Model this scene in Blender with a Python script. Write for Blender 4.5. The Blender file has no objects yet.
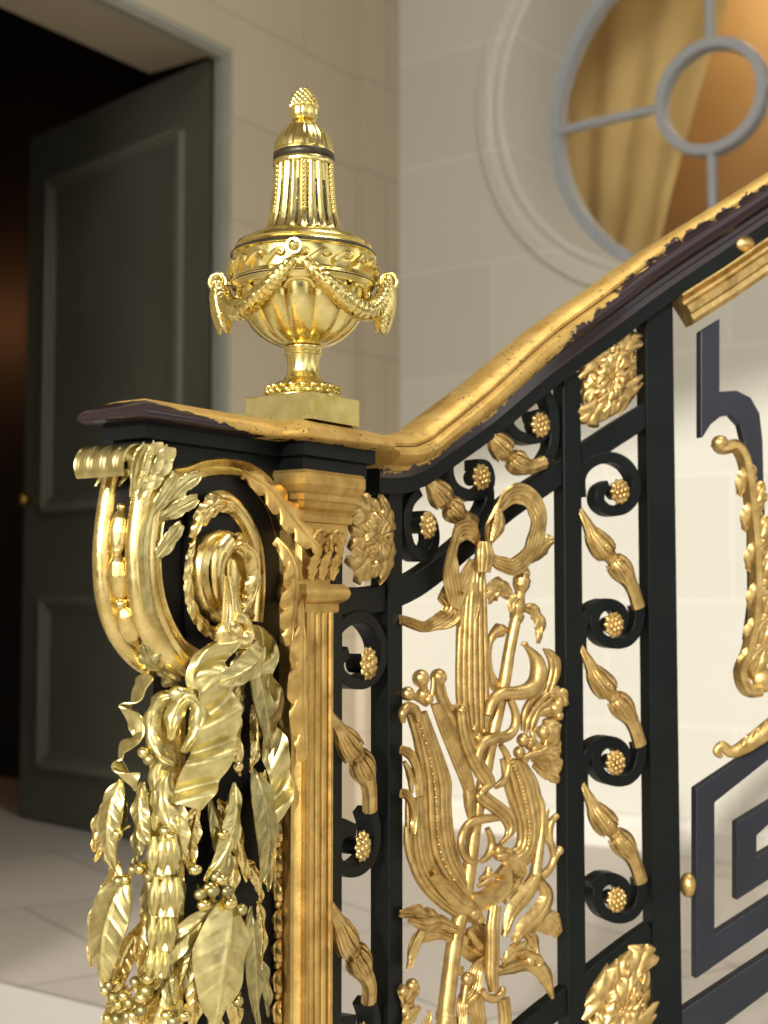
import bpy, math, random
import numpy as np
from mathutils import Vector
random.seed(7)
rng = np.random.RandomState(7)
PI = math.pi
COL = bpy.context.scene.collection
# ---------------------------------------------------------------- camera model
F = 1400.0; EYE = 1.0; TH = math.atan(88.0/F); CT, ST = math.cos(TH), math.sin(TH)
def ray(px, py):
    u = (px-384.0)/F; v = (512.0-py)/F
    return np.array([u, CT - v*ST, ST + v*CT])
def at_y(px, py, Y):
    d = ray(px, py); t = Y/d[1]
    return np.array([d[0]*t, Y, EYE+d[2]*t])
def plan(px, Y):
    return np.array([(px-384.0)/F*Y*CT, Y])
AL = math.radians(56.0)
A = np.array([math.cos(AL), math.sin(AL)]); B = np.array([-math.sin(AL), math.cos(AL)])

def crom(P, n=8, closed=False):
    P = np.array(P, float)
    if len(P) < 3:
        t = np.linspace(0, 1, n+1)[:, None]; return P[0]*(1-t)+P[-1]*t
    if closed: Q = np.vstack([P[-1], P, P[0], P[1]])
    else: Q = np.vstack([2*P[0]-P[1], P, 2*P[-1]-P[-2]])
    out = []
    m = len(Q)-3
    for i in range(m):
        p0, p1, p2, p3 = Q[i:i+4]
        for k in range(n):
            t = k/n
            out.append(.5*((2*p1)+(-p0+p2)*t+(2*p0-5*p1+4*p2-p3)*t*t+(-p0+3*p1-3*p2+p3)*t**3))
    if not closed: out.append(P[-1])
    return np.array(out)
def resample(P, n):
    P = np.array(P, float); d = np.r_[0, np.cumsum(np.linalg.norm(np.diff(P, axis=0), axis=1))]
    t = np.linspace(0, d[-1], n)
    return np.stack([np.interp(t, d, P[:, k]) for k in range(P.shape[1])], 1)
def lerp(tab, t):   # tab: list of values spread evenly, or list of (t,v)
    if isinstance(tab, (int, float)): return np.full_like(np.asarray(t, float), tab)
    if isinstance(tab[0], (tuple, list)):
        return np.interp(t, [q[0] for q in tab], [q[1] for q in tab])
    return np.interp(t, np.linspace(0, 1, len(tab)), tab)

class Frame:
    """vertical surface over a plan curve; flat coords (u, z, o)"""
    def __init__(s, pts, smooth=True, ext=1.0):
        P = np.array(pts, float)
        if smooth: P = crom(P, 24)
        d0 = (P[0]-P[1])/np.linalg.norm(P[0]-P[1]); d1 = (P[-1]-P[-2])/np.linalg.norm(P[-1]-P[-2])
        P = np.vstack([P[0]+d0*ext, P, P[-1]+d1*ext])
        L = np.r_[0, np.cumsum(np.linalg.norm(np.diff(P, axis=0), axis=1))]-ext
        n = 3000; s.u = np.linspace(L[0], L[-1], n)
        s.P = np.stack([np.interp(s.u, L, P[:, k]) for k in (0, 1)], 1)
        T = np.gradient(s.P, axis=0)
        k = 25; ker = np.ones(k)/k
        T = np.stack([np.convolve(np.pad(T[:, j], k//2, mode='edge'), ker, 'valid') for j in (0, 1)], 1)
        T /= np.linalg.norm(T, axis=1)[:, None]
        s.T = T; s.N = np.stack([T[:, 1], -T[:, 0]], 1)
    def map(s, V):
        V = np.asarray(V, float).reshape(-1, 3); u = V[:, 0]
        x = np.interp(u, s.u, s.P[:, 0])+V[:, 2]*np.interp(u, s.u, s.N[:, 0])
        y = np.interp(u, s.u, s.P[:, 1])+V[:, 2]*np.interp(u, s.u, s.N[:, 1])
        return np.stack([x, y, V[:, 1]], 1)
    def inv(s, px, py, o=0.0):
        d = ray(px, py); Q = s.P+o*s.N
        g = Q[:, 0]-d[0]/d[1]*Q[:, 1]
        ok = Q[:, 1] > .3
        sg = np.where((g[:-1] < 0) & (g[1:] >= 0) & ok[:-1])[0]
        i = sg[0] if len(sg) else int(np.argmin(np.where(ok, np.abs(g), 9)))
        i = min(i, len(g)-2)
        t = 0 if not len(sg) else -g[i]/(g[i+1]-g[i])
        u = s.u[i]*(1-t)+s.u[i+1]*t; y = Q[i, 1]*(1-t)+Q[i+1, 1]*t
        return np.array([u, EYE+d[2]*y/d[1], o])
    def tr(s, pts, o=0.0):
        """trace a list of pixels (px,py[,o]) into flat coords"""
        return np.array([s.inv(p[0], p[1], (p[2] if len(p) > 2 else o)) for p in pts])
def crop(x0, y0, sc):
    def f(*pts): return [(x0+p[0]/sc, y0+p[1]/sc)+tuple(p[2:]) for p in pts]
    return f
class World_:
    def map(s, V): return np.asarray(V, float).reshape(-1, 3)
WF = World_()

# ---------------------------------------------------------------- mesh builder
class MB:
    def __init__(s, frame=None):
        s.v = []; s.f = []; s.m = []; s.uv = []; s.n = 0; s.fr = frame or WF
    def add(s, V, Fc, mi=0, uv=None):
        V = s.fr.map(V); b = s.n
        s.v.append(V); s.n += len(V)
        s.uv.append(np.zeros((len(V), 2)) if uv is None else np.asarray(uv, float).reshape(-1, 2))
        s.f += [tuple(b+i for i in q) for q in Fc]
        s.m += ([mi]*len(Fc) if isinstance(mi, int) else list(mi))
        return s
    def grid(s, G, cu=False, cv=False, mi=0, uv=None, flip=False):
        G = np.asarray(G, float); a, b = G.shape[:2]
        Fc = []
        for i in range(a if cu else a-1):
            for j in range(b if cv else b-1):
                q = (i*b+j, i*b+(j+1) % b, ((i+1) % a)*b+(j+1) % b, ((i+1) % a)*b+j)
                Fc.append(q[::-1] if flip else q)
        return s.add(G.reshape(-1, 3), Fc, mi, uv)
    def loft(s, rings, cap=True, mi=0, uv=None):
        G = np.asarray(rings, float); a, b = G.shape[:2]
        Fc = [(i*b+j, i*b+(j+1) % b, (i+1)*b+(j+1) % b, (i+1)*b+j) for i in range(a-1) for j in range(b)]
        if cap: Fc += [tuple(range(b))[::-1], tuple((a-1)*b+j for j in range(b))]
        return s.add(G.reshape(-1, 3), Fc, mi, uv)
    def sheet(s, G, th=.0015, mi=0):
        """grid of points -> closed thin solid"""
        G = np.asarray(G, float); a, b = G.shape[:2]
        du = np.gradient(G, axis=0); dv = np.gradient(G, axis=1)
        N = np.cross(du, dv); L = np.linalg.norm(N, axis=2); L[L < 1e-12] = 1; N /= L[:, :, None]
        K = G-N*th
        V = np.vstack([G.reshape(-1, 3), K.reshape(-1, 3)]); o = a*b; Fc = []
        for i in range(a-1):
            for j in range(b-1):
                q = (i*b+j, i*b+j+1, (i+1)*b+j+1, (i+1)*b+j); Fc.append(q); Fc.append(tuple(x+o for x in q[::-1]))
        bd = [(0, j) for j in range(b)]+[(i, b-1) for i in range(1, a)]+[(a-1, j) for j in range(b-2, -1, -1)]+[(i, 0) for i in range(a-2, 0, -1)]
        bd = [i*b+j for i, j in bd]
        for k in range(len(bd)):
            p, q = bd[k], bd[(k+1) % len(bd)]; Fc.append((q, p, p+o, q+o))
        return s.add(V, Fc, mi)
    def ball(s, c, r, n=8, sq=(1, 1, 1), mi=0):
        c = np.array(c, float); R = []
        for i in range(n+1):
            ph = PI*i/n
            R.append([[c[0]+r*sq[0]*max(math.sin(ph), .02)*math.cos(t), c[1]+r*sq[1]*math.cos(ph), c[2]+r*sq[2]*max(math.sin(ph), .02)*math.sin(t)] for t in np.linspace(0, 2*PI, 2*n, endpoint=False)])
        return s.loft(R, True, mi)
    def box(s, x0, x1, y0, y1, z0, z1, mi=0):
        V = [(x, y, z) for x in (x0, x1) for y in (y0, y1) for z in (z0, z1)]
        return s.add(V, [(0, 1, 3, 2), (4, 6, 7, 5), (0, 4, 5, 1), (2, 3, 7, 6), (0, 2, 6, 4), (1, 5, 7, 3)], mi)
    def build(s, name, mat, parent=None, sharp=40, smooth=True):
        me = bpy.data.meshes.new(name)
        V = np.vstack(s.v)
        me.from_pydata(V.tolist(), [], s.f)
        for m in (mat if isinstance(mat, (list, tuple)) else [mat]): me.materials.append(m)
        UV = np.vstack(s.uv)
        if np.any(UV):
            l = me.uv_layers.new(name='UVMap'); idx = np.zeros(len(me.loops), int); me.loops.foreach_get('vertex_index', idx)
            l.data.foreach_set('uv', UV[idx].ravel())
        me.polygons.foreach_set('material_index', s.m)
        if smooth:
            me.polygons.foreach_set('use_smooth', [True]*len(me.polygons))
        me.validate(); me.update()
        import bmesh
        bm = bmesh.new(); bm.from_mesh(me); bmesh.ops.recalc_face_normals(bm, faces=bm.faces); bm.to_mesh(me); bm.free()
        if smooth: me.set_sharp_from_angle(angle=math.radians(sharp))
        o = bpy.data.objects.new(name, me); COL.objects.link(o)
        if parent is not None: o.parent = parent
        return o
def frames_along(P, up=(0, 0, 1.0)):
    """tangent, side, normal for a path in flat coords; normal leans to `up` (the o axis)"""
    P = np.asarray(P, float); T = np.gradient(P, axis=0); T /= np.maximum(np.linalg.norm(T, axis=1), 1e-12)[:, None]
    up = np.array(up, float); S = np.cross(up, T); n = np.linalg.norm(S, axis=1)
    for i in range(len(S)):
        if n[i] < .05: S[i] = S[i-1] if i else np.cross([0, 1.0, 0.1], T[i])
        S[i] /= np.linalg.norm(S[i])
    N = np.cross(T, S)
    return T, S, N
def tube(mb, P, r, n=10, steps=None, sq=1.0, twist=0.0, lobes=0, amp=0.0, up=(0, 0, 1.0), mi=0, smoothp=True, ribs=0, ribamp=0.0):
    P = np.array(P, float)
    if smoothp and len(P) > 2: P = crom(P, 10)
    if steps: P = resample(P, steps)
    m = len(P); t = np.linspace(0, 1, m); R = lerp(r, t); sqv = lerp(sq, t)
    T, S, N = frames_along(P, up)
    rings = []
    for i in range(m):
        th = np.linspace(0, 2*PI, n, endpoint=False)
        k = R[i]*(1+amp*np.cos(lobes*(th+twist*t[i])))*(1+ribamp*math.cos(2*PI*ribs*t[i]))
        rings.append(P[i]+np.outer(np.cos(th)*k, S[i])+np.outer(np.sin(th)*k*sqv[i], N[i]))
    mb.loft(rings, True, mi); return mb
def strap(mb, P, w, d, o0=0.0, bev=.0012, smoothp=True, steps=None, mi=0, taper=None):
    """rectangular bar in the surface: width w in the surface, front at o0, depth d behind it"""
    P = np.array(P, float)[:, :2]
    if smoothp and len(P) > 2: P = crom(P, 8)
    if steps: P = resample(P, steps)
    P3 = np.c_[P, np.zeros(len(P))]; T, S, N = frames_along(P3)
    t = np.linspace(0, 1, len(P)); W = lerp(w, t)/2
    rings = []
    for i in range(len(P)):
        h = W[i]; b = min(bev, h*.4)
        pr = [(-h, -d+b), (-h, -b), (-h+b, 0), (h-b, 0), (h, -b), (h, -d+b), (h-b, -d), (-h+b, -d)]
        rings.append([P3[i]+S[i]*x+np.array([0, 0, o0+y]) for x, y in pr])
    mb.loft(rings, True, mi); return mb
def prof_sweep(mb, P, prof, up=(0, 0, 1.0), smoothp=True, steps=None, mi=0, closed=True, n=8, uvs=False):
    """prof: list of (side, normal) in metres"""
    P = np.array(P, float)
    if smoothp and len(P) > 2: P = crom(P, n)
    if steps: P = resample(P, steps)
    T, S, N = frames_along(P, up)
    rings = [[P[i]+S[i]*x+N[i]*y for x, y in prof] for i in range(len(P))]
    uv = None
    if uvs:
        L = np.r_[0, np.cumsum(np.linalg.norm(np.diff(P, axis=0), axis=1))]
        uv = [(L[i], y) for i in range(len(P)) for x, y in prof]
    if closed: mb.loft(rings, True, mi, uv)
    else: mb.grid(rings, mi=mi, uv=uv)
    return mb
def leaf(mb, P, wl, wr, lobes=6, depth=.3, bulge=.004, vein=.0012, curl=0.0, th=.0015, nt=70, nv=17, up=(0, 0, 1.0), mid=.0015, sweepf=.35, mi=0, rim=0.0, roll=0.0):
    """lobed (acanthus) or plain leaf. P spine in flat coords; wl/wr half widths (tables)"""
    P = np.array(P, float)
    P = crom(P, 12) if len(P) > 2 else P
    P = resample(P, nt); T, S, N = frames_along(P, up)
    t = np.linspace(0, 1, nt); L = np.sum(np.linalg.norm(np.diff(P, axis=0), axis=1))
    WL, WR = lerp(wl, t), lerp(wr, t)
    G = np.zeros((nt, nv, 3)); vv = np.linspace(-1, 1, nv)
    for i in range(nt):
        for j, v in enumerate(vv):
            w = (WL[i] if v < 0 else WR[i]); a = abs(v)
            ph = t[i]*lobes-a*sweepf*.6
            fr = ph-math.floor(ph)
            notch = (abs(2*fr-1))**3 if lobes else 0
            k = w*(1-depth*notch*a)
            sh = sweepf*w*a*(1 if lobes else .0)
            off = bulge*(1-a**2)*min(1, w*200) - curl*a**2*w - mid*math.exp(-(v/.10)**2)
            if lobes: off += vein*math.cos(2*PI*ph+PI)*a**.7 + vein*.22*math.cos(2*PI*(ph*3))*a
            else: off += vein*math.cos(2*PI*(t[i]*9-a*1.2))*min(1, a*2)*(1-a*a*.3)
            off += rim*(a**8)
            G[i, j] = P[i]+S[i]*v/max(a, 1e-9)*a*k + T[i]*min(sh, L*.15) + N[i]*off if a > 1e-9 else P[i]+N[i]*off
    mb.sheet(G, th, mi); return mb
def ribbon(mb, P, w, rollang=0.0, wave=0.0, waves=0, th=.0014, steps=80, up=(0, 0, 1.0), flute=0.0, nfl=3, nv=13, edge=.0006, phase=0.0, mi=0):
    """ribbon: P spine, w half-width table, rollang table (deg) turns the sheet about its spine"""
    P = np.array(P, float); P = crom(P, 12) if len(P) > 2 else P
    P = resample(P, steps); T, S, N = frames_along(P, up); t = np.linspace(0, 1, steps)
    W = lerp(w, t); RA = np.radians(lerp(rollang, t)); G = np.zeros((steps, nv, 3))
    for i in range(steps):
        c, s_ = math.cos(RA[i]), math.sin(RA[i]); s1 = S[i]*c+N[i]*s_; n1 = -S[i]*s_+N[i]*c
        for j, v in enumerate(np.linspace(-1, 1, nv)):
            x_ = (waves*t[i]+.28*v+phase) % 1; off = wave*(math.sin(2*PI*x_)+.35*math.sin(4*PI*x_+.6))+flute*math.cos(PI*nfl*v+.9*math.sin(5*t[i]))+edge*abs(v)**10
            G[i, j] = P[i]+s1*v*W[i]+n1*off
    mb.sheet(G, th, mi); return mb
def rosette(mb, c, r, rz=None, petals=10, layers=2, h=.006, core=.25, seed=0, squ=0.0, mi=0):
    """flower in the surface plane at c=(u,z,o); r radius in u, rz radius in z; squ>0 makes it squarer"""
    c = np.array(c, float); rz = rz or r; rr = random.Random(seed)
    for l in range(layers):
        n = petals-(2*l if petals > 6 else 0); k = 1-l*.38; off = l*h*.45; a0 = l*PI/n
        for p in range(n):
            a = 2*PI*p/n+a0+rr.uniform(-.04, .04)
            ca, sa = math.cos(a), math.sin(a)
            sqf = 1+squ*(1/max(abs(ca), abs(sa))-1)
            R = k*sqf*rr.uniform(.95, 1.03)
            pts = [c+[ca*r*R*q, sa*rz*R*q, off+h*bb] for q, bb in ((.1, .15), (.4, .55), (.75, .75), (1.0, .25))]
            wd = PI*r*R*1.0/n
            leaf(mb, pts, [wd*.25, wd*.7, wd*1.1, wd*1.15, wd*.25], [wd*.25, wd*.7, wd*1.1, wd*1.15, wd*.25], lobes=0, depth=0, bulge=h*.12, vein=0, th=h*.3, nt=9, nv=7, mid=h*.25, mi=mi)
    mb.ball(c+[0, 0, h*.5], core*r*1.15, 6, (1, rz/r, .8), mi)
    for q in range(9):
        a = q*2*PI/8; k = core*.75 if q < 8 else 0
        mb.ball(c+[math.cos(a)*r*k, math.sin(a)*rz*k, h*.5+core*r*(.6 if q < 8 else .95)], core*r*.33, 4, (1, 1, 1), mi)
    return mb
def eye(mb, c, r, rz=None, seed=0, mi=0, h=.006):
    """small berry-like scroll boss with ragged leaf rim"""
    c = np.array(c, float); rz = rz or r; rr = random.Random(seed); n = 10; R = []
    for i in range(8):
        ph = i/7*PI/2
        R.append([[c[0]+r*math.cos(ph)*math.cos(t)*(1+.10*math.cos(n*t)*(i < 5)), c[1]+rz*math.cos(ph)*math.sin(t)*(1+.10*math.cos(n*t)*(i < 5)), c[2]+h*math.sin(ph)] for t in np.linspace(0, 2*PI, 60, endpoint=False)])
    mb.loft(R, True, mi)
    for q in range(7):
        a = q*2*PI/6+.3; k = .45 if q < 6 else 0
        mb.ball(c+[math.cos(a)*r*k, math.sin(a)*rz*k, h*(.85 if q < 6 else 1.0)], r*.26, 5, (1, rz/r, 1), mi)
    for q in range(n):
        a = (q+.5)*2*PI/n
        mb.ball(c+[math.cos(a)*r*.82, math.sin(a)*rz*.82, h*.45], r*.22, 4, (1, 1, 1), mi)
    return mb

# ---------------------------------------------------------------- tagging
def tag(o, label=None, cat=None, group=None, kind=None):
    if label: o['label'] = label
    if cat: o['category'] = cat
    if group: o['group'] = group
    if kind: o['kind'] = kind
    return o
def empty(name, label, cat, group=None):
    o = bpy.data.objects.new(name, None); COL.objects.link(o); o.empty_display_size = .05
    return tag(o, label, cat, group)

# ---------------------------------------------------------------- materials
def nodemat(name):
    m = bpy.data.materials.new(name); m.use_nodes = True
    nt = m.node_tree; b = nt.nodes['Principled BSDF']
    return m, nt, b
def N(nt, t, **kw):
    n = nt.nodes.new(t)
    for k, v in kw.items():
        if k.startswith('i_'):
            key = k[2:]; key = int(key) if key.isdigit() else key.replace('_', ' ')
            n.inputs[key].default_value = v
        else: setattr(n, k, v)
    return n
def mixcol(nt, fac, a, b):
    m = nt.nodes.new('ShaderNodeMix'); m.data_type = 'RGBA'
    for s, v in ((0, fac), (6, a), (7, b)):
        if isinstance(v, (int, float)): m.inputs[s].default_value = v
        elif isinstance(v, (tuple, list)): m.inputs[s].default_value = tuple(v)+(1,) if len(v) == 3 else v
        else: nt.links.new(v, m.inputs[s])
    return m.outputs[2]
def lin(r, g, b): return tuple(((c/255)/12.92 if c/255 <= .04045 else ((c/255+.055)/1.055)**2.4) for c in (r, g, b))
def noise_ramp(nt, scale, lo, hi, detail=4, rough=.55, dist=0.0, vec=None):
    n = N(nt, 'ShaderNodeTexNoise', i_Scale=scale, i_Detail=detail, i_Roughness=rough, i_Distortion=dist)
    if vec is None:
        tc = nt.nodes.new('ShaderNodeTexCoord'); nt.links.new(tc.outputs['Object'], n.inputs['Vector'])
    else: nt.links.new(vec, n.inputs['Vector'])
    r = nt.nodes.new('ShaderNodeMapRange'); r.inputs[1].default_value = lo; r.inputs[2].default_value = hi
    nt.links.new(n.outputs['Fac'], r.inputs[0]); return r.outputs[0]
def bump(nt, b, scale, strength, dist=.001, detail=4):
    n = noise_ramp(nt, scale, 0, 1, detail)
    bp = nt.nodes.new('ShaderNodeBump'); bp.inputs['Strength'].default_value = strength; bp.inputs['Distance'].default_value = dist
    nt.links.new(n, bp.inputs['Height']); nt.links.new(bp.outputs[0], b.inputs['Normal'])
def gold(name, c1, c2, rough, metal=1.0, sc=40, bs=.25, bsc=160, c3=None, rvar=.12):
    m, nt, b = nodemat(name)
    f = noise_ramp(nt, sc, .35, .65)
    col = mixcol(nt, f, lin(*c1), lin(*c2))
    if c3:
        g = noise_ramp(nt, sc*.5, .62, .72, 5); col = mixcol(nt, g, col, lin(*c3))
    nt.links.new(col, b.inputs['Base Color'])
    b.inputs['Metallic'].default_value = metal
    r = nt.nodes.new('ShaderNodeMapRange'); r.inputs[3].default_value = rough-rvar*.5; r.inputs[4].default_value = rough+rvar
    nt.links.new(noise_ramp(nt, sc*1.7, .3, .7), r.inputs[0]); nt.links.new(r.outputs[0], b.inputs['Roughness'])
    bump(nt, b, bsc, bs, .0012)
    return m
M = {}
M['urn_gold'] = gold('burnished_gilding', (236, 219, 150), (214, 194, 116), .21, 1, 30, .10, 120)
M['newel_gold'] = gold('burnished_leaf_gilding', (238, 216, 148), (214, 188, 116), .25, 1, 45, .16, 150)
M['ormolu'] = gold('greenish_gilt_bronze', (228, 214, 150), (192, 178, 118), .33, 1, 60, .15, 200, (236, 222, 164))
M['ormolu_dark'] = gold('tarnished_gilt_bronze', (150, 142, 102), (190, 176, 116), .36, 1, 70, .2, 200)
M['iron_gold'] = gold('matt_oil_gilding', (212, 182, 118), (176, 146, 88), .36, .92, 60, .35, 220, (166, 136, 86))
M['pil_gold'] = gold('old_water_gilding', (216, 182, 108), (182, 148, 82), .40, .9, 35, .35, 160, (150, 118, 66))
M['dark_inlay'] = gold('dark_patina', (74, 66, 50), (52, 47, 38), .35, .6, 60, .1)
def plain(name, c, rough, metal=0, bs=.1, bsc=80, c2=None, sc=6, spec=.5):
    m, nt, b = nodemat(name)
    if c2:
        nt.links.new(mixcol(nt, noise_ramp(nt, sc, .35, .65), lin(*c), lin(*c2)), b.inputs['Base Color'])
    else: b.inputs['Base Color'].default_value = lin(*c)+(1,)
    b.inputs['Roughness'].default_value = rough; b.inputs['Metallic'].default_value = metal
    b.inputs['Specular IOR Level'].default_value = spec
    if bs: bump(nt, b, bsc, bs)
    return m
M['iron'] = plain('black_green_painted_iron', (9, 13, 12), .45, 0, .12, 90, (14, 19, 17), 12, .18)
M['iron_blue'] = plain('blue_black_painted_iron', (26, 29, 36), .4, 0, .08, 70, (32, 35, 43), 9, .4)
M['black'] = plain('black_painted_wood', (6, 6, 6), .5, 0, .05, 60, None, 6, .3)
M['door'] = plain('grey_green_door_paint', (92, 92, 78), .5, 0, .03, 30, (99, 98, 84), 3, .3)
M['frame_paint'] = plain('pale_grey_frame_paint', (138, 137, 125), .5, 0, .03, 30, (146, 145, 133), 3, .3)
M['window_paint'] = plain('blue_grey_window_paint', (168, 172, 176), .45, 0, .02, 30)
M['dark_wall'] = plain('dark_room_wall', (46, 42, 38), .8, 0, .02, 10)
M['brass'] = plain('dull_brass', (190, 150, 70), .3, 1, .05)
# lacquer with worn gilding: UV = (length, height up the moulding)
def worn(name, thr_pts, lac=(44, 30, 32), goldc=((214, 180, 104), (192, 154, 80)), amp=.012, L=1.0, speck=True, groove=False):
    m, nt, b = nodemat(name); lk = nt.links.new
    uv = nt.nodes.new('ShaderNodeUVMap'); sp = nt.nodes.new('ShaderNodeSeparateXYZ'); lk(uv.outputs[0], sp.inputs[0])
    cr = nt.nodes.new('ShaderNodeFloatCurve'); c = cr.mapping.curves[0]
    c.points[0].location = thr_pts[0]; c.points[1].location = thr_pts[-1]
    for p in thr_pts[1:-1]: c.points.new(*p)
    cr.mapping.update()
    dv = N(nt, 'ShaderNodeMath', operation='DIVIDE', i_1=L); lk(sp.outputs[0], dv.inputs[0]); lk(dv.outputs[0], cr.inputs['Value'])
    sc = N(nt, 'ShaderNodeMath', operation='MULTIPLY', i_1=.1); lk(cr.outputs[0], sc.inputs[0])     # threshold in 0..0.1 m
    nz = noise_ramp(nt, 55, .25, .75, 6, .65); nm = N(nt, 'ShaderNodeMath', operation='MULTIPLY_ADD', i_1=amp*2, i_2=-amp); lk(nz, nm.inputs[0])
    a1 = N(nt, 'ShaderNodeMath', operation='ADD'); lk(sc.outputs[0], a1.inputs[0]); lk(nm.outputs[0], a1.inputs[1])
    sb = N(nt, 'ShaderNodeMath', operation='SUBTRACT'); lk(sp.outputs[1], sb.inputs[0]); lk(a1.outputs[0], sb.inputs[1])
    mr = nt.nodes.new('ShaderNodeMapRange'); mr.inputs[1].default_value = 0; mr.inputs[2].default_value = .0008; lk(sb.outputs[0], mr.inputs[0])
    fac = mr.outputs[0]
    if speck:
        s2 = noise_ramp(nt, 190, .38, .42, 5, .7); s3 = noise_ramp(nt, 16, .42, .62, 3)
        mx = N(nt, 'ShaderNodeMath', operation='MAXIMUM'); lk(s2, mx.inputs[0]); lk(s3, mx.inputs[1])
        mu = N(nt, 'ShaderNodeMath', operation='MULTIPLY'); lk(fac, mu.inputs[0]); lk(mx.outputs[0], mu.inputs[1]); fac = mu.outputs[0]
    gs = N(nt, 'ShaderNodeMath', operation='COMPARE', i_1=.0502, i_2=.0007); lk(sp.outputs[1], gs.inputs[0])
    gi = N(nt, 'ShaderNodeMath', operation='SUBTRACT', i_0=1.0); lk(gs.outputs[0], gi.inputs[1])
    gm = N(nt, 'ShaderNodeMath', operation='MULTIPLY'); lk(fac, gm.inputs[0]); lk(gi.outputs[0], gm.inputs[1])
    if groove: fac = gm.outputs[0]
    g = mixcol(nt, noise_ramp(nt, 30, .35, .65), lin(*goldc[0]), lin(*goldc[1]))
    lk(mixcol(nt, fac, lin(*lac), g), b.inputs['Base Color'])
    for inp, lo, hi in (('Metallic', 0, .7), ('Roughness', .22, .52)):
        r = nt.nodes.new('ShaderNodeMapRange'); r.inputs[3].default_value = lo; r.inputs[4].default_value = hi; lk(fac, r.inputs[0]); lk(r.outputs[0], b.inputs[inp])
    bp = nt.nodes.new('ShaderNodeBump'); bp.inputs['Strength'].default_value = .6; bp.inputs['Distance'].default_value = .0006
    lk(fac, bp.inputs['Height']); lk(bp.outputs[0], b.inputs['Normal'])
    return m
def stone(name, c1, c2, joint, bw, bh, off=(0, 0, 0), ms=.006):
    m, nt, b = nodemat(name); lk = nt.links.new
    uv = nt.nodes.new('ShaderNodeUVMap')
    br = N(nt, 'ShaderNodeTexBrick'); lk(uv.outputs[0], br.inputs['Vector'])
    br.inputs['Scale'].default_value = 1; br.inputs['Brick Width'].default_value = bw; br.inputs['Row Height'].default_value = bh
    br.inputs['Mortar Size'].default_value = ms; br.inputs['Mortar Smooth'].default_value = .4
    br.inputs['Color1'].default_value = lin(*c1)+(1,); br.inputs['Color2'].default_value = lin(*c2)+(1,); br.inputs['Mortar'].default_value = lin(*joint)+(1,)
    nz = noise_ramp(nt, 3.0, .3, .7, 6, .6)
    lk(mixcol(nt, nz, br.outputs['Color'], mixcol(nt, .85, lin(*[c*.93 for c in c1]), br.outputs['Color'])), b.inputs['Base Color'])
    b.inputs['Roughness'].default_value = .75; b.inputs['Specular IOR Level'].default_value = .2
    bump(nt, b, 25, .15, .002)
    return m
# ================================================================ SETTING
# plan: left (door) wall runs along A, right wall along C, meeting at a corner
W1a = plan(228, 5.5); Y228 = 5.5
corner = W1a + A*1.15
C2 = np.array([math.cos(math.radians(-36)), math.sin(math.radians(-36))])
H = 5.3
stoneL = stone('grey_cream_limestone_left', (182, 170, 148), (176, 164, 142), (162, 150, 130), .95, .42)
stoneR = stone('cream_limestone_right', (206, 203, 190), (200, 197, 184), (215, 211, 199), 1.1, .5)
floorM = stone('pale_stone_paving', (198, 190, 178), (190, 182, 170), (156, 148, 138), .9, .9, ms=.008)
def wallquad(mb, p, q, z0, z1, th, u0=0, flipn=False):
    """box wall from plan point p to q; thickness th to the left side of travel direction"""
    p, q = np.array(p, float), np.array(q, float); d = (q-p)/np.linalg.norm(q-p); n = np.array([-d[1], d[0]])
    V = []; uv = []
    L = np.linalg.norm(q-p)
    for (pt, uu) in ((p, 0), (q, L), (q+n*th, L), (p+n*th, 0)):
        for z in (z0, z1): V.append((pt[0], pt[1], z)); uv.append((u0+uu+(0 if True else 0), z))
    mb.add(V, [(0, 2, 3, 1), (2, 4, 5, 3), (4, 6, 7, 5), (6, 0, 1, 7), (1, 3, 5, 7), (0, 6, 4, 2)], 0, uv)
# door opening on W1: from W1a back (towards camera) 1.5 m
DH = at_y(228, 50, W1a[1])[2]      # head height
W0 = W1a - A*1.75                   # other jamb of the opening
mb = MB()
wallquad(mb, W1a, corner+A*.3, 0, H, .09, 0)
wallquad(mb, W1a-A*1.75-A*4.4, W0, 0, H, .45, 0)
wallquad(mb, W0, W1a, DH, H, .45, 0)
mb.fix = 1
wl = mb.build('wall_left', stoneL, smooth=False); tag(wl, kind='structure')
# shallow stone pilaster by the corner (darker return seen beside the urn)
mb = MB()
wallquad(mb, corner-A*.28-(-B)*0, corner+A*.02, 0, H, -.05, .3)
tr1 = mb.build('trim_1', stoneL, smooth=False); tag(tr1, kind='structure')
# painted door frame round the opening (thing of the setting)
def extr(mb, p, q, z0, z1, n0, n1, mi=0):
    """box along plan segment p-q, between normal offsets n0..n1 (room side negative)"""
    p, q = np.array(p, float), np.array(q, float); d = (q-p)/np.linalg.norm(q-p); n = np.array([-d[1], d[0]])
    V = []
    for pt in (p, q):
        for nn in (n0, n1):
            for z in (z0, z1): V.append((*(pt+n*nn), z))
    mb.add(V, [(0, 1, 3, 2), (4, 6, 7, 5), (0, 4, 5, 1), (2, 3, 7, 6), (0, 2, 6, 4), (1, 5, 7, 3)], mi)
mb = MB()
for k, (w0, w1, n0, n1) in enumerate(((-.03, .0, -.004, .05), (-.045, -.03, .006, .05))):
    extr(mb, W1a+A*w0, W1a+A*w1, 0, DH+w1, n0, n1)
    extr(mb, W0-A*w1, W0-A*w0, 0, DH+w1, n0, n1)
    extr(mb, W0, W1a+A*w0, DH+w0, DH+w1, n0, n1)
tr2 = mb.build('trim_2', M['frame_paint'], smooth=False); tag(tr2, kind='structure')
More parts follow.
